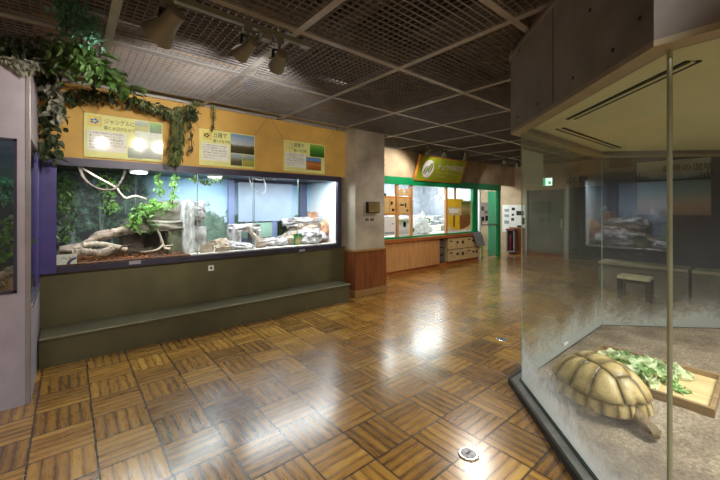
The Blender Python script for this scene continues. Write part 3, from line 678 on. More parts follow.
m = MB(); m.box(-2.2, CX-.03, YW-.06, YW, .8, 2.3); m.build('painted_backdrop', picture('cabinet_mural', [(0, (24, 30, 36)), (.45, (30, 40, 46)), (.6, (40, 60, 54)), (1, (60, 78, 100))], 9, .5, vscale=(1, 1, 1)), K)
m = MB(); m.box(-2.2, CX-.03, CY+.04, YW-.06, .8, .86); m.build('litter_bed', M_['soil'], K)
m = MB(); m.box(-2.2, CX-.03, CY+.04, YW-.06, 2.3, 2.33); m.build('lid', M_['black'], K)
q = lambda x, y, Y=4.1: PY(x, y, Y)
log('branch', [q(-14, 291, 3.9), q(2, 278, 3.95), q(10, 272, 3.95), q(14, 270, 3.98)], (.06, .03), M_['bark'], 'grey arched branch lying inside the tall cabinet window', 'branch')
leafy('cabinet_plant', 'leafy fern low behind the tall cabinet window', 'plant', [q(-8, 260), q(4, 250), q(12, 238), q(15, 225)], 90, .08, .12, M_['leaf'], droop=.3)
leafy('cabinet_plant', 'green sprig high behind the tall cabinet window', 'plant', [q(-8, 200), q(2, 190), q(9, 182), q(13, 190)], 60, .08, .1, M_['leaf_t'], droop=.3)

# ------------------------------------------------------------------ information signs on the ochre wall
GLOSS = glass('clear_laminate', (253, 253, 252), .05, rough=.07)
def sign(x0, z0, title, sub, label, photos, icon_col):
    W, Hh = .75, .475; Yf = YW-.018; tsz = .078 if len(title) < 5 else .062
    s = thing('information_board', (x0+W/2, YW, z0), label, 'sign', 'lime bordered boards above the terrarium')
    m = MB(); m.box(x0, x0+W, Yf, YW-.001, z0, z0+Hh, bevel=.002); m.build('board', M_['card_y'], s)
    m = MB(); m.box(x0+.03, x0+.155, Yf-.003, Yf, z0+.34, z0+.455); m.build('icon_card', mat('icon_card', (226, 206, 110), .5), s)
    m = MB()
    for a in range(5): m.blob((x0+.092+.026*math.cos(a*1.26), Yf-.004, z0+.395+.02*math.sin(a*1.26)), (.016, .001, .012), a, .1, 1, 1)
    m.build('icon_mark', mat('icon_mark', icon_col, .5), s)
    lettering('title_lettering', title, tsz, at(FACE_S, (x0+.175, Yf-.002, z0+.385)), M_['ink'], s, wx=.78)
    lettering('title_lettering', sub, .046, at(FACE_S, (x0+.175, Yf-.002, z0+.318)), M_['ink'], s, wx=.8)
    m = MB(); m.box(x0+.03, x0+.385, Yf-.002, Yf, z0+.07, z0+.295); m.build('text_card', M_['paper'], s)
    rows = ['この森では木の上や水辺に', '多くの生き物がくらして', 'います。葉の色や枝の形に', '体を似せて身をかくすもの', 'もいます。ゆっくりさがして', 'みましょう。']
    lettering('body_lettering', '\n'.join(rows), .026, at(FACE_S, (x0+.045, Yf-.004, z0+.26)), M_['ink_soft'], s, spacing=1.25)
    for pi_, (u0, u1, v0, v1, mm) in enumerate(photos):
        m = MB(); m.box(x0+W*u0, x0+W*u1, Yf-.003-.0015*pi_, Yf, z0+Hh*v0, z0+Hh*v1); m.build('photo', mm, s)
    m = MB(); m.box(x0, x0+W, Yf-.0095, Yf-.0085, z0, z0+Hh); m.build('clear_cover', GLOSS, s)
    for xa_, xb_ in ((x0+.01, x0-.2), (x0+W-.01, x0+W+.2)):
        m = MB(); m.tube([(xa_, YW-.012, z0+Hh-.005), (xb_, YW-.006, ZC)], .0022, 5); m.build('hanging_cord', M_['ink_soft'], s)
    return s
SKYT = picture('savanna_photo', [(0, (52, 50, 28)), (.3, (84, 72, 44)), (.42, (120, 120, 100)), (.5, (196, 204, 210)), (1, (116, 156, 200))], 6, .22)
DK = picture('woodland_photo', [(0, (60, 54, 44)), (.4, (90, 84, 60)), (.7, (150, 160, 160)), (1, (150, 180, 210))], 6, .4)
FIELD = picture('field_photo', [(0, (150, 150, 50)), (.45, (176, 176, 90)), (.6, (130, 150, 110)), (1, (190, 200, 210))], 4, .2)
LEAFP = picture('leaves_photo', [(0, (40, 86, 30)), (.5, (70, 136, 44)), (1, (140, 190, 80))], 12, .7)
DES = picture('desert_photo', [(0, (150, 84, 40)), (.5, (200, 128, 66)), (.68, (140, 100, 70)), (.74, (100, 150, 206)), (1, (90, 140, 200))], 9, .25)
FOR = picture('forest_photo', [(0, (60, 76, 40)), (.35, (56, 70, 44)), (.6, (140, 160, 120)), (1, (190, 200, 190))], 6, .35)
SEA = picture('stream_photo', [(0, (40, 56, 30)), (.35, (60, 84, 50)), (1, (110, 140, 90))], 7, .35)
sign(.122, 2.054, 'ジャングルに', '森と水辺がむかう', 'lime bordered board with jungle photos beneath the thick garland', [(.62, .985, .06, .72, FOR), (.53, .72, .05, .3, SEA), (.62, .8, .72, .97, FIELD), (.82, .985, .72, .97, LEAFP)], (70, 110, 190))
sign(1.288, 2.056, '丘陵で', '暮らす生き物', 'lime bordered board with big sky photo, pale strand over its corner', [(.54, .985, .42, .97, SKYT), (.54, .745, .06, .4, DK), (.755, .985, .06, .4, FIELD)], (60, 60, 60))
sign(2.49, 2.06, '熱帯で', '暮らす生き物', 'lime bordered board with green leaf and orange desert photos', [(.62, .985, .56, .97, LEAFP), (.53, .9, .1, .52, DES)], (200, 200, 196))

# ------------------------------------------------------------------ pillar fittings
bx = thing('wall_box', (4.03, 4.5, 1.41), 'small bronze coloured box on the concrete pillar', 'box')
m = MB(); m.box(3.91, 4.19, 4.44, 4.5, 1.415, 1.605, bevel=.006); m.build('case', M_['black'], bx)
m = MB(); m.box(3.925, 4.185, 4.434, 4.441, 1.425, 1.595); m.build('cover', mat('bronze_plate', (150, 130, 84), .4, .5), bx)
for k, px in enumerate((367, 372)):
    slip(px-1.8, px+1.8, 218, 221, 4.5, 'small dark printed mark under the pillar box, ' + ('on the terrarium side' if k == 0 else 'on the green window side'), M_['ink_soft'], 'mark', 'printed_mark', .002)

# ------------------------------------------------------------------ second display: green framed rearing room
D = thing('display_counter', (7.2, 5.6, 0), 'wooden counter under the green framed windows', 'counter')
CXA, CXB, CYF = 5.0, 9.06, 5.43
CXA = 4.36
m = MB(); m.box(CXA, CXB, CYF+.03, CYF+.15, 0, .08); m.build('plinth', M_['wood_md'], D)
m = MB(); m.box(CXA, 7.2, CYF, CYF+.15, .08, .72); m.build('front_panel', M_['wood_lt'], D)
m = MB(); m.box(7.2, 7.52, CYF+.13, CYF+.15, .08, .72); m.build('dark_recess', M_['black'], D)
for k in range(3):
    m = MB(); m.box(7.26, 7.46, CYF+.04, CYF+.12, .12+.19*k, .27+.19*k); m.build('stored_box', M_['ink_soft'], D)
M_['drawer'] = mat('cream_drawer', (196, 170, 120), .5, var=.08)
for k, z in enumerate((.1, .41)):
    for xa, xb in ((7.54, 8.36), (8.38, 9.04)):
        m = MB(); m.box(xa, xb, CYF-.012, CYF+.15, z, z+.29); dr = m.build('drawer', M_['drawer'], D)
        m = MB(); m.box((xa+xb)/2-.04, (xa+xb)/2+.04, CYF-.03, CYF-.012, z+.15, z+.2); m.build('handle', M_['ink'], dr)
        m = MB(); m.box(xa+.08, xa+.2, CYF-.016, CYF-.012, z+.2, z+.23); m.build('mark', M_['ink'], dr)
        m = MB(); m.box(xb-.2, xb-.1, CYF-.016, CYF-.012, z+.12, z+.2); m.build('mark', M_['ink'], dr)
m = MB(); m.box(CXA, CXB+.03, CYF-.04, CYF+.16, .72, .8, bevel=.008); m.build('worktop', M_['wood_md'], D)
W2 = thing('display_window', (7.2, 5.5, .8), 'green framed display windows of the bright rearing room', 'window')
m = MB(); m.box(CXA, 10.25, 5.41, 5.5, 2.03, 2.2); m.build('header', M_['green'], W2)
m = MB(); m.box(5.2, CXB, 5.45, 5.5, .8, .84); m.build('sill', M_['green'], W2)
m = MB(); m.box(8.72, 8.96, 5.42, 5.5, .8, 2.03); m.build('mullion', M_['green'], W2)
for x in (5.68, 6.16, 7.52):
    m = MB(); m.box(x-.035, x+.035, 5.44, 5.5, .84, 2.03); m.build('mullion', M_['wood_lt'], W2)
m = MB(); m.box(7.9, 7.97, 5.47, 5.5, 1.72, 2.03); m.build('mullion', M_['wood_lt'], W2)
gx = [5.24, 5.68, 6.16, 7.52, 8.72]
for a, b in zip(gx, gx[1:]):
    m = MB(); m.box(a, b, 5.475, 5.48, .84, 2.03); m.build('glass_pane', M_['glass'], W2)
m = MB(); m.box(4.36, 5.24, 5.45, 5.5, .8, 2.03); m.build('black_panel', M_['black'], W2)
# rearing room behind
m = MB(); m.box(4.4, 9.2, 7.6, 7.7, 0, 2.9); struct(m.build('wall_rearing_room', mat('cool_wall', (176, 184, 198), .6, var=.1)))
m = MB(); m.box(4.36, 4.4, 5.6, 7.6, 0, 2.9); m.box(9.15, 9.2, 5.6, 7.6, 0, 2.9); struct(m.build('wall_rearing_sides', bpy.data.materials['cool_wall']))
m = MB(); m.box(4.36, 9.2, 5.6, 7.6, 2.5, 2.6); struct(m.build('ceiling_rearing_room', M_['white']))
tb = thing('work_table', (6.8, 6.4, 0), 'white table heaped with containers behind the rearing room window', 'table')
m = MB(); m.box(5.3, 9.0, 5.64, 6.9, .8, .84); m.build('top', M_['white'], tb)
for x in (5.35, 8.95):
    for y in (5.7, 6.85):
        m = MB(); m.box(x-.02, x+.02, y-.02, y+.02, 0, .8); m.build('leg', M_['grey_metal'], tb)
M_['plastic'] = mat('milky_plastic', (226, 230, 234), .35, var=.04, trans=.3)
M_['greyp'] = mat('grey_box', (150, 156, 164), .5, var=.1)
tints = ['clear', 'milky', 'grey', 'pale']
k = 0
for row, y in enumerate((6.05, 6.35, 6.65)):
    x = 5.5
    while x < 8.9:
        w, h = R.uniform(.12, .3), R.uniform(.12, .26)+.1*row
        mm = R.choice(['plastic', 'plastic', 'greyp', 'white'])
        c = thing('plastic_container', (x+w/2, y, .84), 'lidded plastic container among those on the rearing room table', 'container', 'containers on the rearing room table')
        m = MB(); m.box(x, x+w, y, y+.2, .84, .84+h, bevel=.01); m.build('tub', M_[mm], c)
        m = MB(); m.box(x-.006, x+w+.006, y-.006, y+.206, .84+h, .86+h); m.build('lid', M_['white'], c)
        x += w+R.uniform(.03, .22); k += 1
# rack in the room
rkx = thing('storage_rack', (6.9, 7.3, 0), 'grey upright storage rack at the rear of the bright room', 'rack')
for x in (5.9, 7.0, 8.1):
    m = MB(); m.box(x-.04, x+.04, 7.2, 7.28, 0, 2.4); m.build('upright', M_['bluepost'], rkx)
for z in (1.15, 1.6):
    m = MB(); m.box(5.9, 8.1, 7.15, 7.55, z, z+.03); m.build('shelf', M_['greyp'], rkx)
for k in range(9):
    x = 5.98+k*.23+R.uniform(0, .05); h = R.uniform(.16, .34); z = 1.18 if k % 2 else 1.63
    m = MB(); m.box(x, x+.17, 7.2, 7.5, z, z+h, bevel=.008); tag(m.build('storage_box', M_[R.choice(['white', 'greyp', 'plastic'])]), 'box on the storage rack in the bright room', 'box', 'boxes on the storage rack')
leafy('potted_plant', 'leafy plant on the rearing room table by the round poster', 'plant', [(7.35, 6.0, .86), (7.35, 6.0, 1.0), (7.38, 6.0, 1.18)], 90, .1, .13, M_['leaf'], droop=0)
leafy('potted_plant', 'small seedlings behind the lower pinned photos', 'plant', [(6.3, 5.75, .86), (6.5, 5.75, .95)], 30, .08, .09, M_['leaf'], droop=0)
for px in (437, 445):
    x = PY(px, 198, 6.3); l = thing('bulb_lamp', (x.x, x.y, x.z), 'glowing bare bulb hanging in the bright room, ' + ('nearer the pinned photos' if px < 440 else 'nearer the round poster'), 'lamp', 'bulbs in the rearing room')
    m = MB(); m.blob((x.x, x.y, x.z), (.045, .045, .06), 0, 0, 1, 2); m.build('bulb', glow('bulb_glow', (255, 238, 205), 30), l, True)
    m = MB(); m.tube([(x.x, x.y, x.z+.05), (x.x, x.y, 2.5)], .008, 6); m.build('hanging_cord', M_['black'], l)
m = MB(); m.blob((6.86, 5.82, .95), (.34, .12, .3), 4, .75, 3.6, 5, flat=.3); tag(m.build('net_cover', mat('white_netting', (240, 242, 244), .8, var=.04, trans=.4), None, True), 'white netting heaped on the rearing room table behind the middle pane', 'netting')
# pinned posters in the windows
POST = picture('tan_poster', [(0, (196, 164, 96)), (.5, (214, 186, 124)), (1, (206, 172, 108))], 5, .4)
def pin(xa, xb, za, zb, label, mm, marks=(), Y=5.47, name='pinned_poster'):
    s = thing(name, ((xa+xb)/2, Y, za), label, 'poster', 'posters in the green windows')
    m = MB(); m.box(xa, xb, Y-.004, Y, za, zb); m.build('sheet', mm, s)
    for (u0, u1, v0, v1, m2) in marks:
        m = MB(); m.box(xa+(xb-xa)*u0, xa+(xb-xa)*u1, Y-.006, Y-.004, za+(zb-za)*v0, za+(zb-za)*v1); m.build('print', m2, s)
    return s
M_['ora'] = mat('orange_border', (206, 134, 50), .5)
M_['tan'] = mat('tan_print', (206, 172, 116), .5, var=.1, scale=20)
pin(5.26, 5.645, 1.34, 1.76, 'orange framed poster of four small pictures in the first pane', M_['ora'], [(.06, .46, .1, .9, M_['tan']), (.54, .94, .1, .9, M_['tan']), (.58, .75, .55, .72, M_['greyp']), (.68, .88, .2, .34, M_['ink'])])
pin(5.72, 6.12, 1.34, 1.76, 'orange framed poster with dark twig shapes in the second pane', M_['ora'], [(.05, .95, .06, .9, M_['tan']), (.15, .5, .5, .58, M_['ink']), (.58, .68, .4, .66, M_['ink']), (.7, .86, .2, .3, M_['ink_soft'])])
def egg(xa, xb, za, zb, mm, label):
    s = thing('cutout_poster', ((xa+xb)/2, 5.47, za), label, 'poster', 'posters in the green windows')
    m = MB(); n = 20
    vs = [m.b.verts.new(((xa+xb)/2+(xb-xa)/2*math.cos(t), 5.466, za+(zb-za)*max(0, math.sin(t)))) for t in [math.pi*i/n for i in range(n+1)]]
    m.b.faces.new(vs); g = bmesh.ops.extrude_face_region(m.b, geom=m.b.faces[:])
    for v in [q for q in g['geom'] if isinstance(q, bmesh.types.BMVert)]: v.co.y += .004
    m.build('sheet', mm, s); return s
egg(5.74, 5.92, 1.78, 1.96, M_['tan'], 'tan rounded cutout above the twig poster')
egg(5.93, 6.11, 1.78, 1.96, M_['tan'], 'tan rounded cutout beside its twin above the twig poster')
pin(5.28, 5.64, .88, 1.3, 'white printed sheet in the first pane below the orange poster', M_['white'], [(.05, .9, .1, .2, M_['greyp']), (.7, .8, .6, .66, M_['ink'])])
pin(5.72, 6.1, .86, 1.26, 'pale photo sheet in the second pane under the twig poster', M_['paper'], [(.05, .95, .1, .9, picture('insect_sheet', [(0, (190, 196, 190)), (.5, (226, 228, 224)), (1, (120, 150, 100))], 8, .5)), (.45, .7, .5, .8, M_['leaf_d'])])
# round ended yellow poster
rp = thing('round_poster', (8.1, 5.46, .86), 'large cream poster with yellow and brown panels rounded at the bottom', 'poster', 'posters in the green windows')
m = MB(); m.box(7.56, 8.7, 5.462, 5.468, .86, 1.7); m.build('sheet', mat('cream_sheet', (216, 196, 140), .5), rp)
M_['yel'] = mat('yellow_print', (236, 196, 40), .5, var=.06); M_['bro'] = mat('brown_print', (140, 92, 48), .5, var=.12)
def half(xa, xb, zc, rz, mm, nm, left):
    m = MB(); n = 12; cx = xb if left else xa; rx = xb-xa
    ts = [math.pi*(1+.5*i/n) if left else math.pi*(1.5+.5*i/n) for i in range(n+1)]
    pts = [(cx+rx*math.cos(t), zc+rz*math.sin(t)) for t in ts]
    pts += [(xb, 1.3), (xa, 1.3)] if left else [(xb, 1.3), (xa, 1.3)]
    vs = [m.b.verts.new((x, 5.4595, z)) for x, z in pts]; f = m.b.faces.new(vs); g = bmesh.ops.extrude_face_region(m.b, geom=[f])
    for v in [q for q in g['geom'] if isinstance(q, bmesh.types.BMVert)]: v.co.y += .002
    m.build(nm, mm, rp)
half(7.6, 8.12, 1.12, .2, M_['yel'], 'yellow_panel', True)
half(8.12, 8.64, 1.12, .2, M_['bro'], 'brown_panel', False)
m = MB(); m.box(7.58, 8.28, 5.458, 5.462, 1.52, 1.74, bevel=.0015); m.build('banner', M_['yel'], rp)
m = MB(); m.box(7.64, 8.05, 5.456, 5.4595, 1.36, 1.48); m.build('caption', M_['paper'], rp)
m = MB(); m.box(8.2, 8.6, 5.456, 5.4595, 1.3, 1.66); m.build('picture', picture('insect_photo', [(0, (120, 110, 60)), (.5, (190, 170, 120)), (1, (80, 120, 60))], 6, .5), rp)
m = MB(); m.box(7.82, 7.9, 5.456, 5.4595, 1.0, 1.3); m.build('caterpillar_figure', M_['bro'], rp)
m = MB(); m.box(7.58, 8.68, 5.458, 5.4615, .86, .9); m.build('caption', M_['paper'], rp)
# grey mat over the counter edge
m = MB(); pts = [(8.55, 5.6, .815), (8.55, 5.45, .815), (8.6, 5.375, .80), (8.66, 5.36, .7), (8.74, 5.35, .55), (8.8, 5.35, .42)]
for p, q in zip(pts, pts[1:]):
    a = [m.b.verts.new((p[0]+.42*i, p[1]-.006*j, p[2]+.006*j)) for i, j in ((0, 0), (1, 0), (1, 1), (0, 1))]
    b = [m.b.verts.new((q[0]+.42*i, q[1]-.006*j, q[2]+.006*j)) for i, j in ((0, 0), (1, 0), (1, 1), (0, 1))]
    for f in ((a[0], a[1], b[1], b[0]), (a[3], b[3], b[2], a[2]), (a[0], b[0], b[3], a[3]), (a[1], a[2], b[2], b[1])): m.b.faces.new(f)
bmesh.ops.remove_doubles(m.b, verts=m.b.verts, dist=.0005)
tag(m.build('rubber_mat', mat('grey_mat', (128, 132, 138), .5, var=.06), None, True), 'grey mat draped over the wooden counter edge by the door', 'mat')
# sliding glass door in green frame
DR = thing('glass_door', (9.7, 5.5, 0), 'green framed glass door beside the counter', 'door')
m = MB(); m.box(9.06, 9.12, 5.42, 5.5, 0, 2.03); m.build('jamb', M_['white'], DR)
m = MB(); m.box(10.1, 10.25, 5.42, 5.5, 0, 2.03); m.build('jamb', M_['green'], DR)
m = MB(); m.box(9.12, 10.1, 5.46, 5.468, .02, 2.0); m.build('glass_pane', M_['glass'], DR)
M_['green_p'] = mat('pale_green_sheet', (150, 220, 192), .45, var=.05, trans=.5)
m = MB(); m.box(9.62, 10.04, 5.475, 5.49, .05, 2.0); m.build('green_sheet', M_['green_p'], DR)
m = MB(); m.box(9.12, 10.1, 5.45, 5.5, .98, 1.02); m.build('cross_rail', M_['grey_metal'], DR)
m = MB(); m.box(9.15, 9.2, 5.43, 5.455, 1.0, 1.25); m.build('handle', M_['chrome'], DR)
pin(9.16, 9.58, 1.06, 1.66, 'printed notice with dark pictures on the glass door', M_['paper'], [(.15, .45, .1, .3, M_['ink']), (.6, .95, .1, .35, M_['ink']), (.1, .4, .6, .8, M_['ink_soft']), (.5, .9, .45, .6, M_['greyp'])], 5.455, 'door_notice')
m = MB(); m.box(9.25, 9.6, 5.62, 5.9, 0, .42, bevel=.02); tag(m.build('storage_bin', mat('lime_bin', (186, 210, 60), .45)), 'lime green bin behind the glass door', 'bin')
m = MB(); m.box(9.2, 11.2, 7.4, 7.5, 0, 2.9); struct(m.build('wall_vestibule', M_['white']))
# hanging sign
B0, B1 = PY(415, 180, 5.38), PY(460, 183, 5.38)
zb, ztp, yb, yt, xa, xb = 2.16, 2.71, 5.38, 5.18, 6.2, 8.03
SG = thing('hanging_sign', ((xa+xb)/2, yb, zb), 'lime green tilted sign with leaf emblem above the windows', 'sign')
ang = math.atan2(yb-yt, ztp-zb); Hs = math.hypot(yb-yt, ztp-zb)
MS = Matrix.Translation((xa, yb, zb)) @ Matrix.Rotation(ang, 4, 'X') @ FACE_S    # sign's own x right, y up, z out of its face
m = MB(); m.box(0, xb-xa, 0, Hs, -.05, 0, MS); m.build('board', M_['signgreen'], SG)
m = MB()
for r in ((-.012, .012, -.012, Hs+.012), (xb-xa-.012, xb-xa+.012, -.012, Hs+.012), (0, xb-xa, -.012, .012), (0, xb-xa, Hs-.012, Hs+.012)): m.box(r[0], r[1], r[2], r[3], -.06, .006, MS)
m.build('border', M_['ora'], SG)
m = MB(); n = 28; rx, ry, cx, cy = .2, .2, .36, .29
def ell(rx, ry, z0, z1, mm, nm, cx=cx, cy=cy, rot=0):
    m = MB(); vs = []
    for i in range(n):
        t = 2*math.pi*i/n; x, y = rx*math.cos(t), ry*math.sin(t); vs.append((cx+x*math.cos(rot)-y*math.sin(rot), cy+x*math.sin(rot)+y*math.cos(rot)))
    m.prism(vs, z0, z1)
    for v in m.b.verts: v.co = MS @ v.co
    return m.build(nm, mm, SG)
ell(.2, .22, 0, .004, M_['white'], 'emblem_disc')
M_['olivep'] = mat('emblem_olive', (120, 134, 50), .5)
ell(.115, .06, .004, .007, M_['olivep'], 'emblem_leaf', cx-.075, cy-.03, 1.2)
ell(.13, .065, .004, .007, M_['olivep'], 'emblem_leaf', cx+.075, cy+.03, 1.2)
ell(.13, .01, .007, .009, M_['white'], 'emblem_vein', cx-.075, cy-.03, 1.2)
ell(.14, .01, .007, .009, M_['white'], 'emblem_vein', cx+.075, cy+.03, 1.2)
lettering('lettering', 'チョウの飼育室', .17, MS @ Matrix.Translation((.68, .31, .003)), M_['white'], SG, wx=.92)
lettering('lettering', 'ここではチョウのたまごから成虫まで', .055, MS @ Matrix.Translation((.68, .2, .003)), M_['card_y'], SG)
lettering('lettering', 'そだてています', .055, MS @ Matrix.Translation((.72, .11, .003)), M_['card_y'], SG)
# back wall poster, extinguisher cabinet, exit sign, wall lettering
def wposter(ya, yb_, za, zb_, label, X=11.195):
    s = thing('wall_poster', (X, (ya+yb_)/2, za), label, 'poster')
    m = MB(); m.box(X-.008, X, yb_, ya, za, zb_); m.build('sheet', M_['paper'], s)
    for (u, v, w, h) in ((.1, .75, .2, .1), (.1, .55, .2, .1), (.1, .3, .2, .12), (.42, .8, .14, .1), (.42, .6, .1, .08), (.4, .42, .12, .1), (.62, .62, .3, .16), (.66, .16, .16, .1), (.84, .3, .12, .24)):
        m = MB(); y_ = ya-(ya-yb_)*u; m.box(X-.012, X-.008, y_-(ya-yb_)*w, y_, za+(zb_-za)*v, za+(zb_-za)*(v+h)); m.build('print', M_['ink'] if u > .3 else M_['greyp'], s)
    return s
wposter(5.86, 5.08, .7, 1.6, 'large white printed poster on the back wall above the wainscot')
EX = thing('extinguisher_cabinet', (11.15, 5.6, 0), 'pale framed cabinet with red extinguisher on the wooden back wall', 'cabinet')
m = MB(); m.box(11.02, 11.14, 5.36, 5.40, .1, .8); m.box(11.02, 11.14, 5.60, 5.64, .1, .8); m.box(11.02, 11.14, 5.36, 5.64, .76, .82); m.box(11.02, 11.14, 5.36, 5.64, .06, .1); m.build('frame', M_['grey_metal'], EX)
m = MB(); m.box(11.11, 11.14, 5.40, 5.60, .1, .76); m.build('inner_panel', M_['black'], EX)
M_['red'] = mat('extinguisher_red', (96, 22, 24), .35)
m = MB(); m.tube([(11.065, 5.5, .12), (11.065, 5.5, .55), (11.065, 5.5, .6), (11.065, 5.5, .64)], [.045, .045, .03, .018], 14); tag(m.build('fire_extinguisher', M_['red'], None, True), 'red fire extinguisher inside the pale framed cabinet', 'extinguisher')
m = MB(); m.box(11.0, 11.02, 5.38, 5.62, .78, .82); m.build('indicator_strip', glow('red_lamp', (200, 90, 70), .35), EX)
XS = thing('exit_sign', (11.1, 4.4, 2.16), 'lit green and white exit sign seen through the enclosure glass', 'sign')
m = MB(); m.box(11.12, 11.18, 4.24, 4.56, 2.16, 2.42, bevel=.006); m.build('case', M_['white'], XS)
m = MB(); m.box(11.112, 11.12, 4.26, 4.54, 2.18, 2.40); m.build('lit_face', glow('exit_white', (225, 255, 240), 2.2), XS)
m = MB(); m.box(11.108, 11.112, 4.44, 4.54, 2.18, 2.40); m.box(11.108, 11.112, 4.29, 4.36, 2.22, 2.30); m.build('green_figure', glow('exit_green', (60, 200, 130), 1.2), XS)
wb = thing('wall_sign', (11.15, 3.6, 2.06), 'pale wall sign with two dark characters beyond the enclosure glass', 'sign')
m = MB(); m.box(11.17, 11.195, 3.15, 4.0, 2.06, 2.44); m.build('board', M_['conc_warm'], wb)
lettering('lettering', '必祭', .3, at(FACE_W, (11.166, 3.9, 2.15)), M_['ink'], wb)

# ------------------------------------------------------------------ track and spotlights
TY = 2.36
tk = thing('lighting_track', (.6, TY, 2.78), 'long grey lighting track under the mesh ceiling carrying spotlights', 'track')
m = MB(); m.box(-.3, 1.42, TY-.02, TY+.02, 2.765, 2.8); m.build('rail', M_['lampbody'], tk)
m = MB(); m.box(1.38, 1.46, TY-.025, TY+.025, 2.76, 2.805); m.build('end_cap', M_['grey_metal'], tk)
m = MB(); m.box(-.3, -.22, TY-.025, TY+.025, 2.76, 2.805); m.build('end_cap', M_['grey_metal'], tk)
for x in (.2, 1.2):
    m = MB(); m.box(x-.01, x+.01, TY-.01, TY+.01, 2.8, 2.85); m.build('bracket', M_['grey_metal'], tk)
SPOTGLOW = glow('spot_lens', (255, 232, 196), 90)
def spot(p, aim, label, group, top=2.77, s=1.0, power=30, glowm=None, angle=60, bell=False, energy_col=(1, .93, .82)):
    p, aim = Vector(p), Vector(aim); d = (aim-p).normalized()
    o = thing('spotlight', p, label, 'spotlight', group)
    m = MB(); m.box(p.x-.03*s, p.x+.03*s, p.y-.018*s, p.y+.018*s, top-.05, top); m.build('track_adapter', M_['lampbody'], o)
    m = MB(); m.tube([(p.x, p.y, top-.04), (p.x, p.y, p.z+.01)], .012*s, 8); m.build('stem', M_['lampbody'], o)
    m = MB(); u = d.cross(Vector((0, 0, 1))).normalized()
    for sgn in (-1, 1): m.bar(p+u*(.045*s*sgn)+Vector((0, 0, .012)), p+u*(.05*s*sgn)+Vector((0, 0, -.05*s)), .008, .02)
    m.bar(p-u*(.05*s)+Vector((0, 0, .01)), p+u*(.05*s)+Vector((0, 0, .01)), .02, .008)
    m.build('yoke', M_['black'], o)
    c = p+Vector((0, 0, -.06*s))
    prof = [(-.085, .03), (-.08, .038), (.0, .044), (.02, .046), (.1, .062), (.1, .055), (.06, .04)] if not bell else [(-.11, .03), (-.1, .05), (-.02, .055), (.0, .058), (.03, .066), (.11, .1), (.115, .092), (.07, .06)]
    m = MB(); m.tube([c+d*(a*s) for a, r in prof], [r*s for a, r in prof], 20, True); m.build('lamp_head', M_['lampbody'], o, True)
    m = MB(); m.tube([c+d*(.072*s), c+d*(.078*s)], .042*s, 16); m.build('lens', glowm or SPOTGLOW, o)
    L = bpy.data.lights.new('spot_lamp', 'SPOT'); L.energy = power; L.spot_size = math.radians(angle); L.spot_blend = .6; L.color = energy_col; L.shadow_soft_size = .03
    lo = bpy.data.objects.new('spot_lamp', L); COL.objects.link(lo); lo.location = c+d*(.13*s); lo.rotation_euler = d.to_track_quat('-Z', 'Y').to_euler()
    return o
G = 'spotlights on the near track'
spot((.46, TY, 2.68), (-.35, 4.2, 1.7), 'large bell shaped spotlight nearest the hanging vines', G, s=1.0, power=60, bell=True, angle=80, glowm=glow('cool_lens', (240, 244, 255), 40))
spot((.955, TY, 2.68), (.5, 4.7, 2.1), 'middle spotlight of the track, tilted towards the garland', G, power=85, angle=80)
spot((1.2, TY, 2.66), (1.75, 4.75, 2.2), 'small upright spotlight at the end of the track', G, power=95, angle=90)
jb = thing('mounted_box', (1.1, TY+.03, 2.72), 'small grey box on the track between the two smaller spotlights', 'box')
m = MB(); m.box(1.06, 1.14, TY-.02, TY+.05, 2.72, 2.765, bevel=.005); m.build('case', M_['lampbody'], jb)
m = MB(); m.box(1.075, 1.125, TY-.024, TY-.02, 2.727, 2.755); m.build('cover', M_['grey_metal'], jb)
G2 = 'spotlights before the rearing room'
BRIGHT = glow('lit_spot_lens', (255, 236, 200), 60)
spot((5.75, 4.62, 2.74), (5.5, 5.43, 2.0), 'brightly lit spotlight above the lime green sign', G2, top=2.83, power=60, glowm=BRIGHT, angle=130)
spot((6.3, 4.62, 2.74), (7.0, 5.4, 2.2), 'unlit looking spotlight above the sign emblem', G2, top=2.83, power=14, angle=95)
spot((7.0, 4.55, 2.74), (7.6, 5.3, .3), 'spotlight hanging above the far end of the lime sign', G2, top=2.83, power=40, angle=95)
spot((8.25, 4.25, 2.72), (11, 5.6, 1.4), 'pale spotlight aimed at the back wall poster', G2, top=2.83, power=22, angle=70)
spot((9.0, 4.3, 2.72), (11, 4.6, 1.6), 'farthest spotlight near the enclosure concrete', G2, top=2.83, power=14, angle=70)

# ------------------------------------------------------------------ floor fittings
def floor_cap(px, py, label):
    c = PZ(px, py, 0); o = thing('floor_socket', (c.x, c.y, 0), label, 'floor socket', 'round metal floor sockets')
    m = MB(); m.tube([(c.x, c.y, 0), (c.x, c.y, .006), (c.x, c.y, .008)], [.062, .062, .056], 28); m.build('rim', M_['chrome'], o)
    m = MB(); m.tube([(c.x, c.y, .008), (c.x, c.y, .011)], [.046, .043], 24); m.build('cover', mat('worn_metal', (120, 120, 124), .35, .8, var=.3, scale=60), o)
    m = MB(); m.box(c.x-.022, c.x+.022, c.y-.004, c.y+.004, .011, .0125); m.build('slot', M_['black'], o)
floor_cap(468.5, 454.5, 'round metal floor socket nearest the viewer')
floor_cap(502, 339.5, 'round metal floor socket near the glass corner')

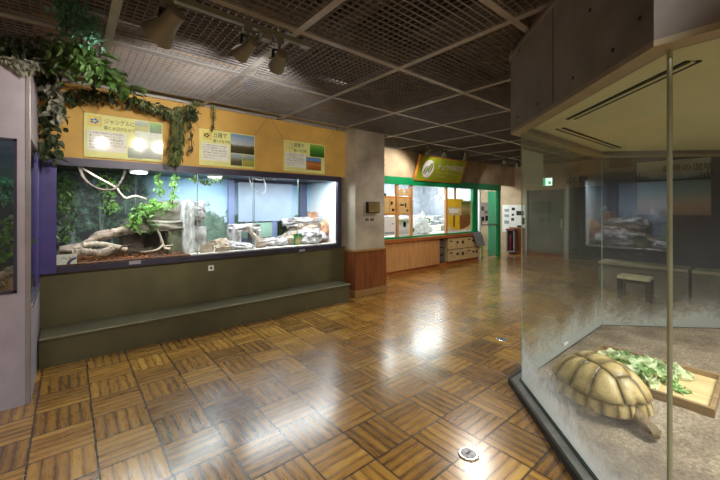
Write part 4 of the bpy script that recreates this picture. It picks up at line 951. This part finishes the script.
# ------------------------------------------------------------------ tortoise enclosure
def offset(d):
    """octagon outline moved outwards by d"""
    k = d*math.tan(math.radians(22.5))
    return [(1.831-d, .265+k), (2.926-k, 1.36+d), (5.06+k, 1.36+d), (6.14+d, .28+k), (6.14+d, -2.6-k), (5.06+k, -3.68-d), (2.926-k, -3.68-d), (1.831-d, -2.585-k)]
E_ = thing('tortoise_enclosure', (4, -1.1, 0), 'eight sided glass tortoise enclosure under a concrete band', 'enclosure')
m = MB(); m.prism(offset(.08), 2.155, 3.6, offset(.0)); m.build('concrete_band', M_['conc_dark'], E_)
M_['lip'] = mat('beige_trim', (142, 134, 112), .5, var=.05)
m = MB(); m.prism(offset(.08), 2.13, 2.155, offset(-.02)); m.build('lower_trim', M_['lip'], E_)
M_['ceil_cream'] = mat('cream_ceiling', (190, 190, 154), .6, var=.04, scale=1)
m = MB(); m.prism(offset(.1), 2.77, 2.80, offset(.0)); m.build('top_lip', M_['conc_dark'], E_)
m = MB(); m.prism(offset(0), 2.2, 2.23); m.build('inner_ceiling', M_['ceil_cream'], E_)
m = MB(); m.prism(offset(.1), 0, .05, offset(.08)); m.build('black_skirting', M_['black'], E_)
M_['stone'] = mat('grey_stone_curb', (128, 128, 124), .7, var=.1, scale=8)
m = MB(); m.prism(offset(.08), 0, .042, offset(.018)); m.build('stone_curb', M_['stone'], E_)
m = MB(); m.prism(offset(.018), 0, .052, offset(-.012)); m.build('glazing_channel', mat('dark_green_channel', (40, 52, 46), .5), E_)
HZ = glass('scratched_glass', (240, 246, 238), .08, (.52, 1.45, 2.2), reflection_veil=.022)
ov = offset(0); oi = offset(-.01)
for k in range(8):
    a, b = Vector(ov[k]), Vector(ov[(k+1) % 8]); c, d = Vector(oi[(k+1) % 8]), Vector(oi[k])
    e = (b-a).normalized()*.004
    m = MB(); m.quad((*(a+e), .05), (*(b-e), .05), (*(b-e), 2.15), (*(a+e), 2.15)); m.build('glass_pane', HZ, E_, recalc=False)
M_['mull'] = mat('green_grey_joint', (150, 156, 128), .35, .2, var=.04)
p = Vector(offset(-.004)[0]); m = MB(); m.tube([(p.x, p.y, .05), (p.x, p.y, 2.15)], .009, 8); m.build('corner_mullion', M_['mull'], E_)
for k in (1, 2, 3):
    p = Vector(offset(0)[k]); m = MB(); m.tube([(p.x, p.y, .05), (p.x, p.y, 2.15)], .004, 8); m.build('glass_joint', M_['glass_edge'], E_)
# vent slots in the inner ceiling
def slot(a, b, w=.045, nm='vent_slot'):
    a, b = Vector((*a, 2.197)), Vector((*b, 2.197))
    e = (b-a).normalized().cross(Vector((0, 0, 1)))*.026
    for q in (-1, 1):
        m = MB(); m.bar(a+e*q, b+e*q, .022, .008); m.build(nm, M_['hole'], E_)
    m = MB(); m.bar(a, b, .02, .012); m.build('vent_trim', M_['ceil_cream'], E_)
slot((2.27, .24), (3.02, 1.02)); slot((3.3, 1.2), (4.9, 1.16)); slot((2.15, -1.4), (2.15, .12))
# form-tie holes and the pour joint in the concrete band
da, db = Vector(offset(.08)[0]), Vector(offset(.08)[1]); dn = (db-da).normalized(); nn = Vector((-dn.y, dn.x))
def on_band(px, py):
    r = ray(px, py); k = (da-Vector((0, 0))).dot(nn)/Vector((r.x, r.y)).dot(nn); return CAMP+r*k
for px, py in ((519, 50), (537, 24), (518, 117), (537, 104), (573, 78), (613, 50), (590, 10), (640, 18)):
    c = on_band(px, py); n3 = Vector((nn.x, nn.y, 0)); 
    m = MB(); m.tube([c+n3*.0012, c-n3*.006], .0105, 10); m.build('tie_hole', M_['hole'], E_)
c = on_band(553, 60); m = MB(); n3 = Vector((nn.x, nn.y, 0))
m.bar(Vector((c.x, c.y, 2.17))+n3*.0005, Vector((c.x, c.y, 3.55))+n3*.0005, .005, .003, up=n3); m.build('pour_joint', M_['hole'], E_)
# sand
def sand_mat():
    t = NT('brown_sand'); b = t.n('ShaderNodeBsdfPrincipled'); t.l(b.outputs[0], t.out.inputs[0]); b.inputs['Roughness'].default_value = .95
    g = t.n('ShaderNodeNewGeometry'); n1 = t.noise(46, 7, g.outputs['Position'], .75); n2 = t.noise(3, 4, g.outputs['Position'])
    f = t.math('ADD', t.math('MULTIPLY', n1, .6), t.math('MULTIPLY', n2, .4))
    t.l(t.ramp(f, [(.34, lin((80, 68, 58))), (.5, lin((134, 118, 102))), (.64, lin((184, 168, 148)))]), b.inputs['Base Color'])
    bp = t.n('ShaderNodeBump'); bp.inputs['Strength'].default_value = .9; bp.inputs['Distance'].default_value = .012; t.l(n1, bp.inputs['Height']); t.l(bp.outputs[0], b.inputs['Normal']); return t.m
oi = offset(-.012); m = MB()
cx, cy = 4, -1.1; NR = 46; rings = []
def out_pt(t):
    k = t*8; i = int(k) % 8; f = k-int(k); return Vector(oi[i]).lerp(Vector(oi[(i+1) % 8]), f)
NA = 192
for r in range(1, NR+1):
    rr = (r/NR)**.8; row = []
    for a in range(NA):
        q = Vector((cx, cy)).lerp(out_pt(a/NA), rr); z = .048+.016*noise.fractal(Vector((q.x*3, q.y*3, 0)), 1, 2, 4)*(1 if r < NR else 0)
        z += .018*math.exp(-((q.x-3.05)**2+(q.y-.85)**2)/.12)*0
        row.append(m.b.verts.new((q.x, q.y, max(.02, z))))
    rings.append(row)
for ra, rb in zip(rings, rings[1:]):
    for a in range(NA): m.b.faces.new((ra[a], ra[(a+1) % NA], rb[(a+1) % NA], rb[a]))
m.b.faces.new(rings[0])
tag(m.build('sand', sand_mat(), None, True), 'coarse brown sand covering the enclosure floor', 'sand', kind='stuff')
# little label on the far glass, blank sheet stuck on the far glass
c = PY(566, 343.5, 1.345); m = MB(); m.box(c.x-.055, c.x+.055, 1.343, 1.347, c.z-.014, c.z+.014); tag(m.build('label_strip', M_['white']), 'small white label low on the enclosure glass beside the tortoise', 'label')
a, b = PY(523, 149.5, 1.37), PY(543, 186, 1.37)
m = MB(); m.box(a.x, b.x, 1.368, 1.371, b.z, a.z); tag(m.build('paper_sheet', mat('blank_sheet', (200, 204, 198), .7, var=.02, trans=.3)), 'blank white paper sheet stuck high on the enclosure glass corner', 'paper')
# feeding tray
TX0, TX1, TY0, TY1, TZ = 3.44, 4.14, .285, 1.10, .05
tr = thing('feeding_tray', ((TX0+TX1)/2, (TY0+TY1)/2, TZ), 'shallow wooden feeding tray with leafy greens on the sand', 'tray')
M_['traywood'] = wood('tray_wood', (184, 156, 112), (216, 192, 146), 1, .6); M_['traydark'] = wood('tray_rim', (112, 90, 64), (158, 130, 94), 1, .6)
m = MB(); m.box(TX0, TX1, TY0, TY1, TZ, TZ+.018); m.build('base_board', M_['traywood'], tr)
for (x0, x1, yy0, yy1) in ((TX0-.03, TX0, TY0-.03, TY1+.03), (TX1, TX1+.03, TY0-.03, TY1+.03), (TX0, TX1, TY0-.03, TY0), (TX0, TX1, TY1, TY1+.03)):
    m = MB(); m.box(x0, x1, yy0, yy1, TZ-.01, TZ+.06, bevel=.004); m.build('rim', M_['traydark'], tr)
# leafy greens: a few leaf shapes, copied
M_['salad'] = mat('salad_leaf', (196, 216, 172), .45, var=.25, scale=18, trans=.3)
M_['salad_d'] = mat('salad_leaf_dark', (122, 160, 100), .45, var=.3, scale=18, trans=.25)
M_['rib'] = mat('leaf_rib', (214, 226, 176), .5, var=.05, trans=.2)
protos = []
def green_leaf(seed):
    o = thing('salad_leaf', (0, 0, 0), 'pale ribbed salad leaf among the greens heaped on the tray', 'leaf', 'greens on the feeding tray')
    rr = random.Random(seed); L, W = rr.uniform(.17, .25), rr.uniform(.09, .13); m = MB(); nu, nv = 10, 8; g = []
    for i in range(nu+1):
        u = i/nu; wd = W*math.sin(math.pi*min(1, .12+u*.86))**.8*(1 if u > .1 else .6); row = []
        for j in range(nv+1):
            v = j/nv*2-1
            row.append(m.b.verts.new((L*(u-.3)+.2*0, v*wd/2, .012+.03*u*(1-u)*2+.012*math.sin(9*u+seed)*abs(v)+.018*math.sin(14*u+5*v+seed)*v*v+.02*v*v)))
        g.append(row)
    for i in range(nu):
        for j in range(nv): m.b.faces.new((g[i][j], g[i+1][j], g[i+1][j+1], g[i][j+1]))
    m.build('blade', M_['salad'] if seed % 3 else M_['salad_d'], o, True)
    m = MB(); m.tube([(L*(u-.3), 0, .014+.06*u*(1-u)) for u in (-.35, 0, .4, .8)], [.009, .008, .005, .002], 7); m.build('rib', M_['rib'], o, True)
    return o
protos = [green_leaf(s) for s in range(6)]
k = 0
for i in range(46):
    t = R.random(); base = Vector((3.5, .66)).lerp(Vector((4.0, 1.0)), R.random())
    x = R.uniform(3.56, 4.03); y = R.uniform(.52, .97)
    if x < 3.75 and y < .62: y += .18
    h = TZ+.02+max(0, .11-((x-3.76)**2+(y-.8)**2)*1.2)*R.uniform(.1, 1)
    o = protos[i] if i < len(protos) else copy_tree(protos[i % len(protos)])
    o.location = (x, y, h); o.rotation_euler = (R.uniform(-.5, .5), R.uniform(-.35, .35), R.uniform(0, 6.3)); s = R.uniform(.75, 1.1); o.scale = (s, s, s)
for x, y in ((3.62, .46), (3.70, .50), (3.66, .42)):
    o = copy_tree(protos[0]); o.location = (x, y, TZ+.018); o.rotation_euler = (0, 0, R.uniform(0, 6)); o.scale = (.4, .4, .4)
    for q in [o]: q['label'] = 'small torn leaf scrap lying apart on the bare tray board'; q['group'] = 'leaf scraps on the tray board'

# ------------------------------------------------------------------ the tortoise
def tortoise():
    C = Vector((3.04, .83, .04)); hd = math.atan2(-.85, -.53)          # heading
    M = Matrix.Translation(C) @ Matrix.Rotation(hd, 4, 'Z') @ Matrix.Scale(.96, 4)                # own x = forward, y = left
    # one continuous body grown from a skeleton
    J = [(-.02, 0, .12), (.16, 0, .12), (.27, .0, .11), (.37, -.02, .08), (.435, -.03, .07), (.495, -.036, .055), (-.2, 0, .1), (-.3, 0, .1), (-.365, .01, .095)]
    rad = [.13, .1, .05, .046, .055, .036, .11, .045, .032]
    ed = [(0, 1), (1, 2), (2, 3), (3, 4), (4, 5), (0, 6), (6, 7), (7, 8)]
    def limb(root, pts, rs):
        prev = root
        for p, r in zip(pts, rs):
            J.append(p); rad.append(r); ed.append((prev, len(J)-1)); prev = len(J)-1
    for s in (-1, 1):
        limb(1, [(.16, .13*s, .09), (.17, .22*s, .06), (.13, .285*s, .032)], [.055, .048, .042])
    limb(6, [(-.2, -.12, .09), (-.25, -.15, .06), (-.27, -.16, .03)], [.06, .05, .04])
    limb(6, [(-.24, .1, .09), (-.3, .12, .06), (-.33, .13, .03)], [.06, .05, .04])
    me = bpy.data.meshes.new('tortoise'); me.from_pydata(J, ed, []); me.update()
    ob = bpy.data.objects.new('tortoise', me); COL.objects.link(ob)
    sk = ob.modifiers.new('s', 'SKIN'); sk.use_smooth_shade = True
    for i, r in enumerate(rad):
        sv = me.skin_vertices[0].data[i]; sv.radius = (r, r*.85); sv.use_root = (i == 0)
    ob.modifiers.new('d', 'SUBSURF').levels = 3
    dg = bpy.context.evaluated_depsgraph_get(); dg.update()
    bm = bpy.data.meshes.new_from_object(ob.evaluated_get(dg)); bpy.data.objects.remove(ob)
    for v in bm.vertices:
        k = noise.cell(v.co*55) if False else noise.noise(v.co*48)
        v.co += v.normal*(.004*k)
        if v.co.z < .004: v.co.z = .004
    bm.transform(M); bm.name = 'tortoise'
    skin = mat('tortoise_skin', (142, 118, 88), .8, var=.3, scale=30, bump=.8, bscale=60, col2=(96, 78, 58))
    body = link('tortoise', bm, skin, None, True, origin=C)
    tag(body, 'large brown tortoise resting on sand beside the wooden tray', 'tortoise')
    # shell
    m = MB(); NRr, NAa = 96, 200; a_, b_, Hh, base = .325, .262, .275, .075
    vert = [(.80, 0), (.42, 0), (0.02, 0), (-.38, 0), (-.74, 0)]; cost = [(.58, .58), (.2, .68), (-.2, .68), (-.58, .56)]
    cen = vert+cost+[(x, -y) for x, y in cost]
    lay = m.b.verts.layers.float.new('groove'); rows = []
    def field(u, v, r, th):
        if r > .945:
            k = (th/(2*math.pi)*22) % 1; e = min(k, 1-k)*.27; e2 = (r-.945)*2.5; return min(e*1.1, e2*2+.012), 0, .5*abs(k-.5)
        d = sorted((math.hypot((u-cu)*1.0, (v-cv)*(1.02 if cv else 1.12)), i) for i, (cu, cv) in enumerate(cen))
        return min((d[1][0]-d[0][0])*.5, (.945-r)*1.3+.012), d[0][0], d[0][0]
    for i in range(NRr+1):
        r = i/NRr; row = []
        for j in range(NAa if i else 1):
            th = 2*math.pi*j/NAa; cu, cv = math.cos(th), math.sin(th)
            e = (abs(cu)**2.5+abs(cv)**2.5)**(-1/2.5)
            u, v = r*cu*e, r*cv*e
            rq = r
            x, y = a_*u, b_*v*(1-.1*u)                     # broader towards the rear
            z = base+Hh*max(0, 1-rq**2.3)**.6
            g, dc, rad_ = field(u, v, r, th)
            lift = .0
            if r <= .945:
                lift = .024*max(0, 1-(dc/.38)**2)                        # every scute bulges
                lift += .0013*(.5+.5*math.sin(dc*95))                    # growth rings
            groove = max(0, 1-max(g, 0)/.015)
            nx = Vector((x/a_**2*1.1, y/b_**2*1.1, .6*(z-base+.06)/Hh**2)).normalized()
            p = Vector((x, y, z))+nx*(lift-.008*groove)
            if r > .8:                                                     # flared, scalloped rim with the notch at the nape
                f = (r-.8)/.2; k = (th/(2*math.pi)*22) % 1
                p.x *= 1+.05*f; p.y *= 1+.05*f; p.z -= .012*f*math.sin(math.pi*k) * .5
                p *= 1
                fr = math.exp(-(th if th < math.pi else th-2*math.pi)**2/.010)
                p.x -= .035*f*fr
                p.z += .02*f*max(0, cu)**4
            vv = m.b.verts.new(p); vv[lay] = min(1, max(0, g)/.11)*(.88+.12*(.5+.5*math.sin(dc*95))); row.append(vv)
        rows.append(row)
    for j in range(NAa): m.b.faces.new((rows[0][0], rows[1][j], rows[1][(j+1) % NAa]))
    for i in range(1, NRr):
        for j in range(NAa): m.b.faces.new((rows[i][j], rows[i+1][j], rows[i+1][(j+1) % NAa], rows[i][(j+1) % NAa]))
    last = rows[-1]; under = []
    for sc, z in ((.9, base-.02), (.7, .035), (.3, .03)):
        row = [m.b.verts.new((q.co.x*sc, q.co.y*sc, z)) for q in last]
        for q in row: q[lay] = .6
        prev = under[-1] if under else last
        for j in range(NAa): m.b.faces.new((prev[j], row[j], row[(j+1) % NAa], prev[(j+1) % NAa]))
        under.append(row)
    m.b.faces.new(under[-1])
    for v in m.b.verts: v.co = M @ v.co
    t = NT('tortoise_shell'); b = t.n('ShaderNodeBsdfPrincipled'); t.l(b.outputs[0], t.out.inputs[0]); b.inputs['Roughness'].default_value = .42
    at_ = t.n('ShaderNodeAttribute', attribute_name='groove'); n = t.noise(13, 6, t.coord('Object'), .68)
    f = t.math('ADD', at_.outputs['Fac'], t.math('MULTIPLY', t.math('SUBTRACT', n, .5), .95))
    t.l(t.ramp(f, [(.0, lin((60, 50, 36))), (.1, lin((104, 88, 56))), (.4, lin((144, 122, 76))), (1, lin((196, 172, 120)))]), b.inputs['Base Color'])
    bp = t.n('ShaderNodeBump'); bp.inputs['Strength'].default_value = .25; t.l(t.noise(50, 4, t.coord('Object')), bp.inputs['Height']); t.l(bp.outputs[0], b.inputs['Normal'])
    m.build('shell', t.m, body, True)
    # eyes
    for s in (-1, 1):
        m = MB(); m.blob((0, 0, 0), (.008, .008, .008), 0, 0, 1, 2)
        P = M @ Vector((.468, -.033+.036*s, .078))
        for v in m.b.verts: v.co += P
        m.build('eye', M_['black'], body, True)
tortoise()

# ------------------------------------------------------------------ beyond the enclosure
stl = thing('stool', (7.1, 1.5, 0), 'low stool with pale seat beyond the enclosure', 'stool')
a, b = PX(617, 280, 7.0), PX(650, 280, 7.0)
sy0, sy1 = b.y, a.y
m = MB(); m.box(6.98, 7.3, sy0, sy1, .33, .38, bevel=.012); m.build('seat', mat('cream_seat', (206, 200, 170), .5), stl)
for y in (sy0+.03, sy1-.03):
    m = MB(); m.box(7.0, 7.05, y-.03, y+.03, 0, .33); m.build('leg', M_['black'], stl)
    m = MB(); m.box(7.23, 7.28, y-.03, y+.03, 0, .33); m.build('leg', M_['black'], stl)
m = MB(); m.box(7.0, 7.04, sy0, sy1, .28, .33); m.build('apron', M_['black'], stl)
yg = PX(690, 280, 7.6).y
for (y0_, y1_, lb) in ((yg+.02, 2.1, 'long concrete ledge block behind the low stool'), (-2.6, yg-.02, 'concrete ledge block past the dark gap from the stool')):
    o = thing('ledge_block', (7.8, (y0_+y1_)/2, 0), lb, 'ledge', 'concrete ledge along the mauve wall')
    m = MB(); m.box(7.62, 8.048, y0_, y1_, 0, .46); m.build('body', M_['conc_dark'], o)
    m = MB(); m.box(7.58, 8.048, y0_, y1_, .46, .51, bevel=.006); m.build('cap', M_['conc'], o)
mp_a, mp_b = PX(637, 160, 8.03), PX(711, 214, 8.03)
po = thing('mural_picture', (8.03, (mp_a.y+mp_b.y)/2, mp_b.z), 'landscape poster with pine silhouettes on the mauve wall', 'poster')
za, zb_ = PX(674, 215, 8.03).z, PX(674, 160, 8.03).z
m = MB(); m.box(8.02, 8.048, mp_b.y, mp_a.y, za, zb_); m.build('print', picture('landscape_print', [(0, (160, 130, 130)), (.2, (196, 170, 170)), (.4, (150, 176, 196)), (.66, (96, 136, 168)), (.76, (170, 172, 166)), (1, (186, 186, 180))], 3, .1), po)
m = MB(); n = 26; hgt = zb_-za; zl = za+.62*hgt
ps = [(mp_b.y, zl)]
for i in range(n):
    f = i/(n-1); y = mp_b.y+(mp_a.y-mp_b.y)*f; e = abs(f-.5)*2
    ps += [(y, zl+(.04+.3*e*e*R.uniform(.6, 1))*hgt*.75), (y+.015, zl+.03*hgt)]
ps.append((mp_a.y, zl))
vs = [m.b.verts.new((8.0185, y, z)) for y, z in ps]; f_ = m.b.faces.new(vs); g = bmesh.ops.extrude_face_region(m.b, geom=[f_])
for v in [q for q in g['geom'] if isinstance(q, bmesh.types.BMVert)]: v.co.x += .0012
m.build('pine_silhouette', M_['ink'], po)
lettering('lettering', '高原の湿地', .13, at(FACE_W, (8.016, mp_a.y-.35, za+.8*hgt)), M_['ink'], po)

# ------------------------------------------------------------------ lights
def area(name, loc, size, energy, col=(1, 1, 1), rot=(0, 0, 0), sy=None):
    L = bpy.data.lights.new(name, 'AREA'); L.energy = energy; L.color = col; L.size = size
    if sy: L.shape = 'RECTANGLE'; L.size_y = sy
    if name in ('enclosure_lamp', 'hall_fill'): L.spread = math.radians(150)
    o = bpy.data.objects.new(name, L); COL.objects.link(o); o.location = loc; o.rotation_euler = rot; return o
area('terrarium_lamp', (.6, 4.85, 1.954), 1.3, 20, (.9, .95, 1), sy=.06)
area('terrarium_lamp', (1.55, 5.25, 1.954), .5, 9, (.92, .96, 1), sy=.2)
area('terrarium_lamp', (2.7, 4.85, 1.954), 1.5, 34, (.92, .95, 1), sy=.06)
area('cabinet_lamp', (-1.0, 4.2, 2.28), 1.2, 6, (.85, .92, 1), sy=.4)
area('rearing_lamp', (7.0, 6.4, 2.48), 3.6, 150, (.96, .98, 1), sy=.9)
area('vestibule_lamp', (10.0, 6.4, 2.6), .8, 45, (.95, 1, .98))
area('enclosure_lamp', (3.3, -.55, 2.185), 1.2, 90, (1, 1, .97), sy=.9)
area('enclosure_lamp', (4.6, -1.2, 2.185), 1.6, 36, (1, .98, .9), sy=1.2)
# fill lights added for general brightness, behind the photographer and deeper in the hall
for (x, y, e) in ((-.9, -1.0, 90), (.8, -3.2, 120), (-1.6, -3.2, 70), (-2.5, 2.2, 45)):
    area('hall_fill', (x, y, 2.80), .9, e, (1, .95, .89))
for (x, y, e) in ((5.2, 3.2, 36), (8.6, 3.4, 26)):
    area('hall_fill', (x, y, 2.812), .3, e, (1, .93, .85))
L = bpy.data.lights.new('pillar_fill_spot', 'SPOT'); L.energy = 260; L.spot_size = math.radians(36); L.spot_blend = .8; L.shadow_soft_size = .08; L.color = (1, .95, .86)  # added spot without a fixture, out of view, brightens the pillar
o = bpy.data.objects.new('pillar_fill_spot', L); COL.objects.link(o); o.location = (.6, -.9, 2.7); o.rotation_euler = (Vector((4.0, 4.6, 1.5))-o.location).to_track_quat('-Z', 'Y').to_euler()
for (x, y, e) in ((.6, 3.4, 5), (3.2, 3.9, 3)):
    area('plenum_lamp', (x, y, 3.55), .5, e, (1, .84, .74))
W = bpy.data.worlds.new('world'); SC.world = W; W.use_nodes = True
bg = W.node_tree.nodes['Background']; bg.inputs[0].default_value = (.9, .9, 1, 1); bg.inputs[1].default_value = .02

# ------------------------------------------------------------------ camera
cam = bpy.data.cameras.new('camera'); cam.sensor_width = 36; cam.lens = F/720*36; cam.shift_y = (Y0-240)/720
cam.clip_start = .02; cam.clip_end = 60
co = bpy.data.objects.new('camera', cam); COL.objects.link(co); co.location = CAMP; co.rotation_euler = (math.pi/2, 0, -YAW)
SC.camera = co
SC.view_settings.view_transform = 'Standard'; SC.view_settings.look = 'None'; SC.view_settings.exposure = 0; SC.view_settings.gamma = 1; SC.view_settings.use_curve_mapping = False
SC.cycles.max_bounces = 10; SC.cycles.transparent_max_bounces = 24; SC.cycles.diffuse_bounces = 4
SC.cycles.use_denoising = True
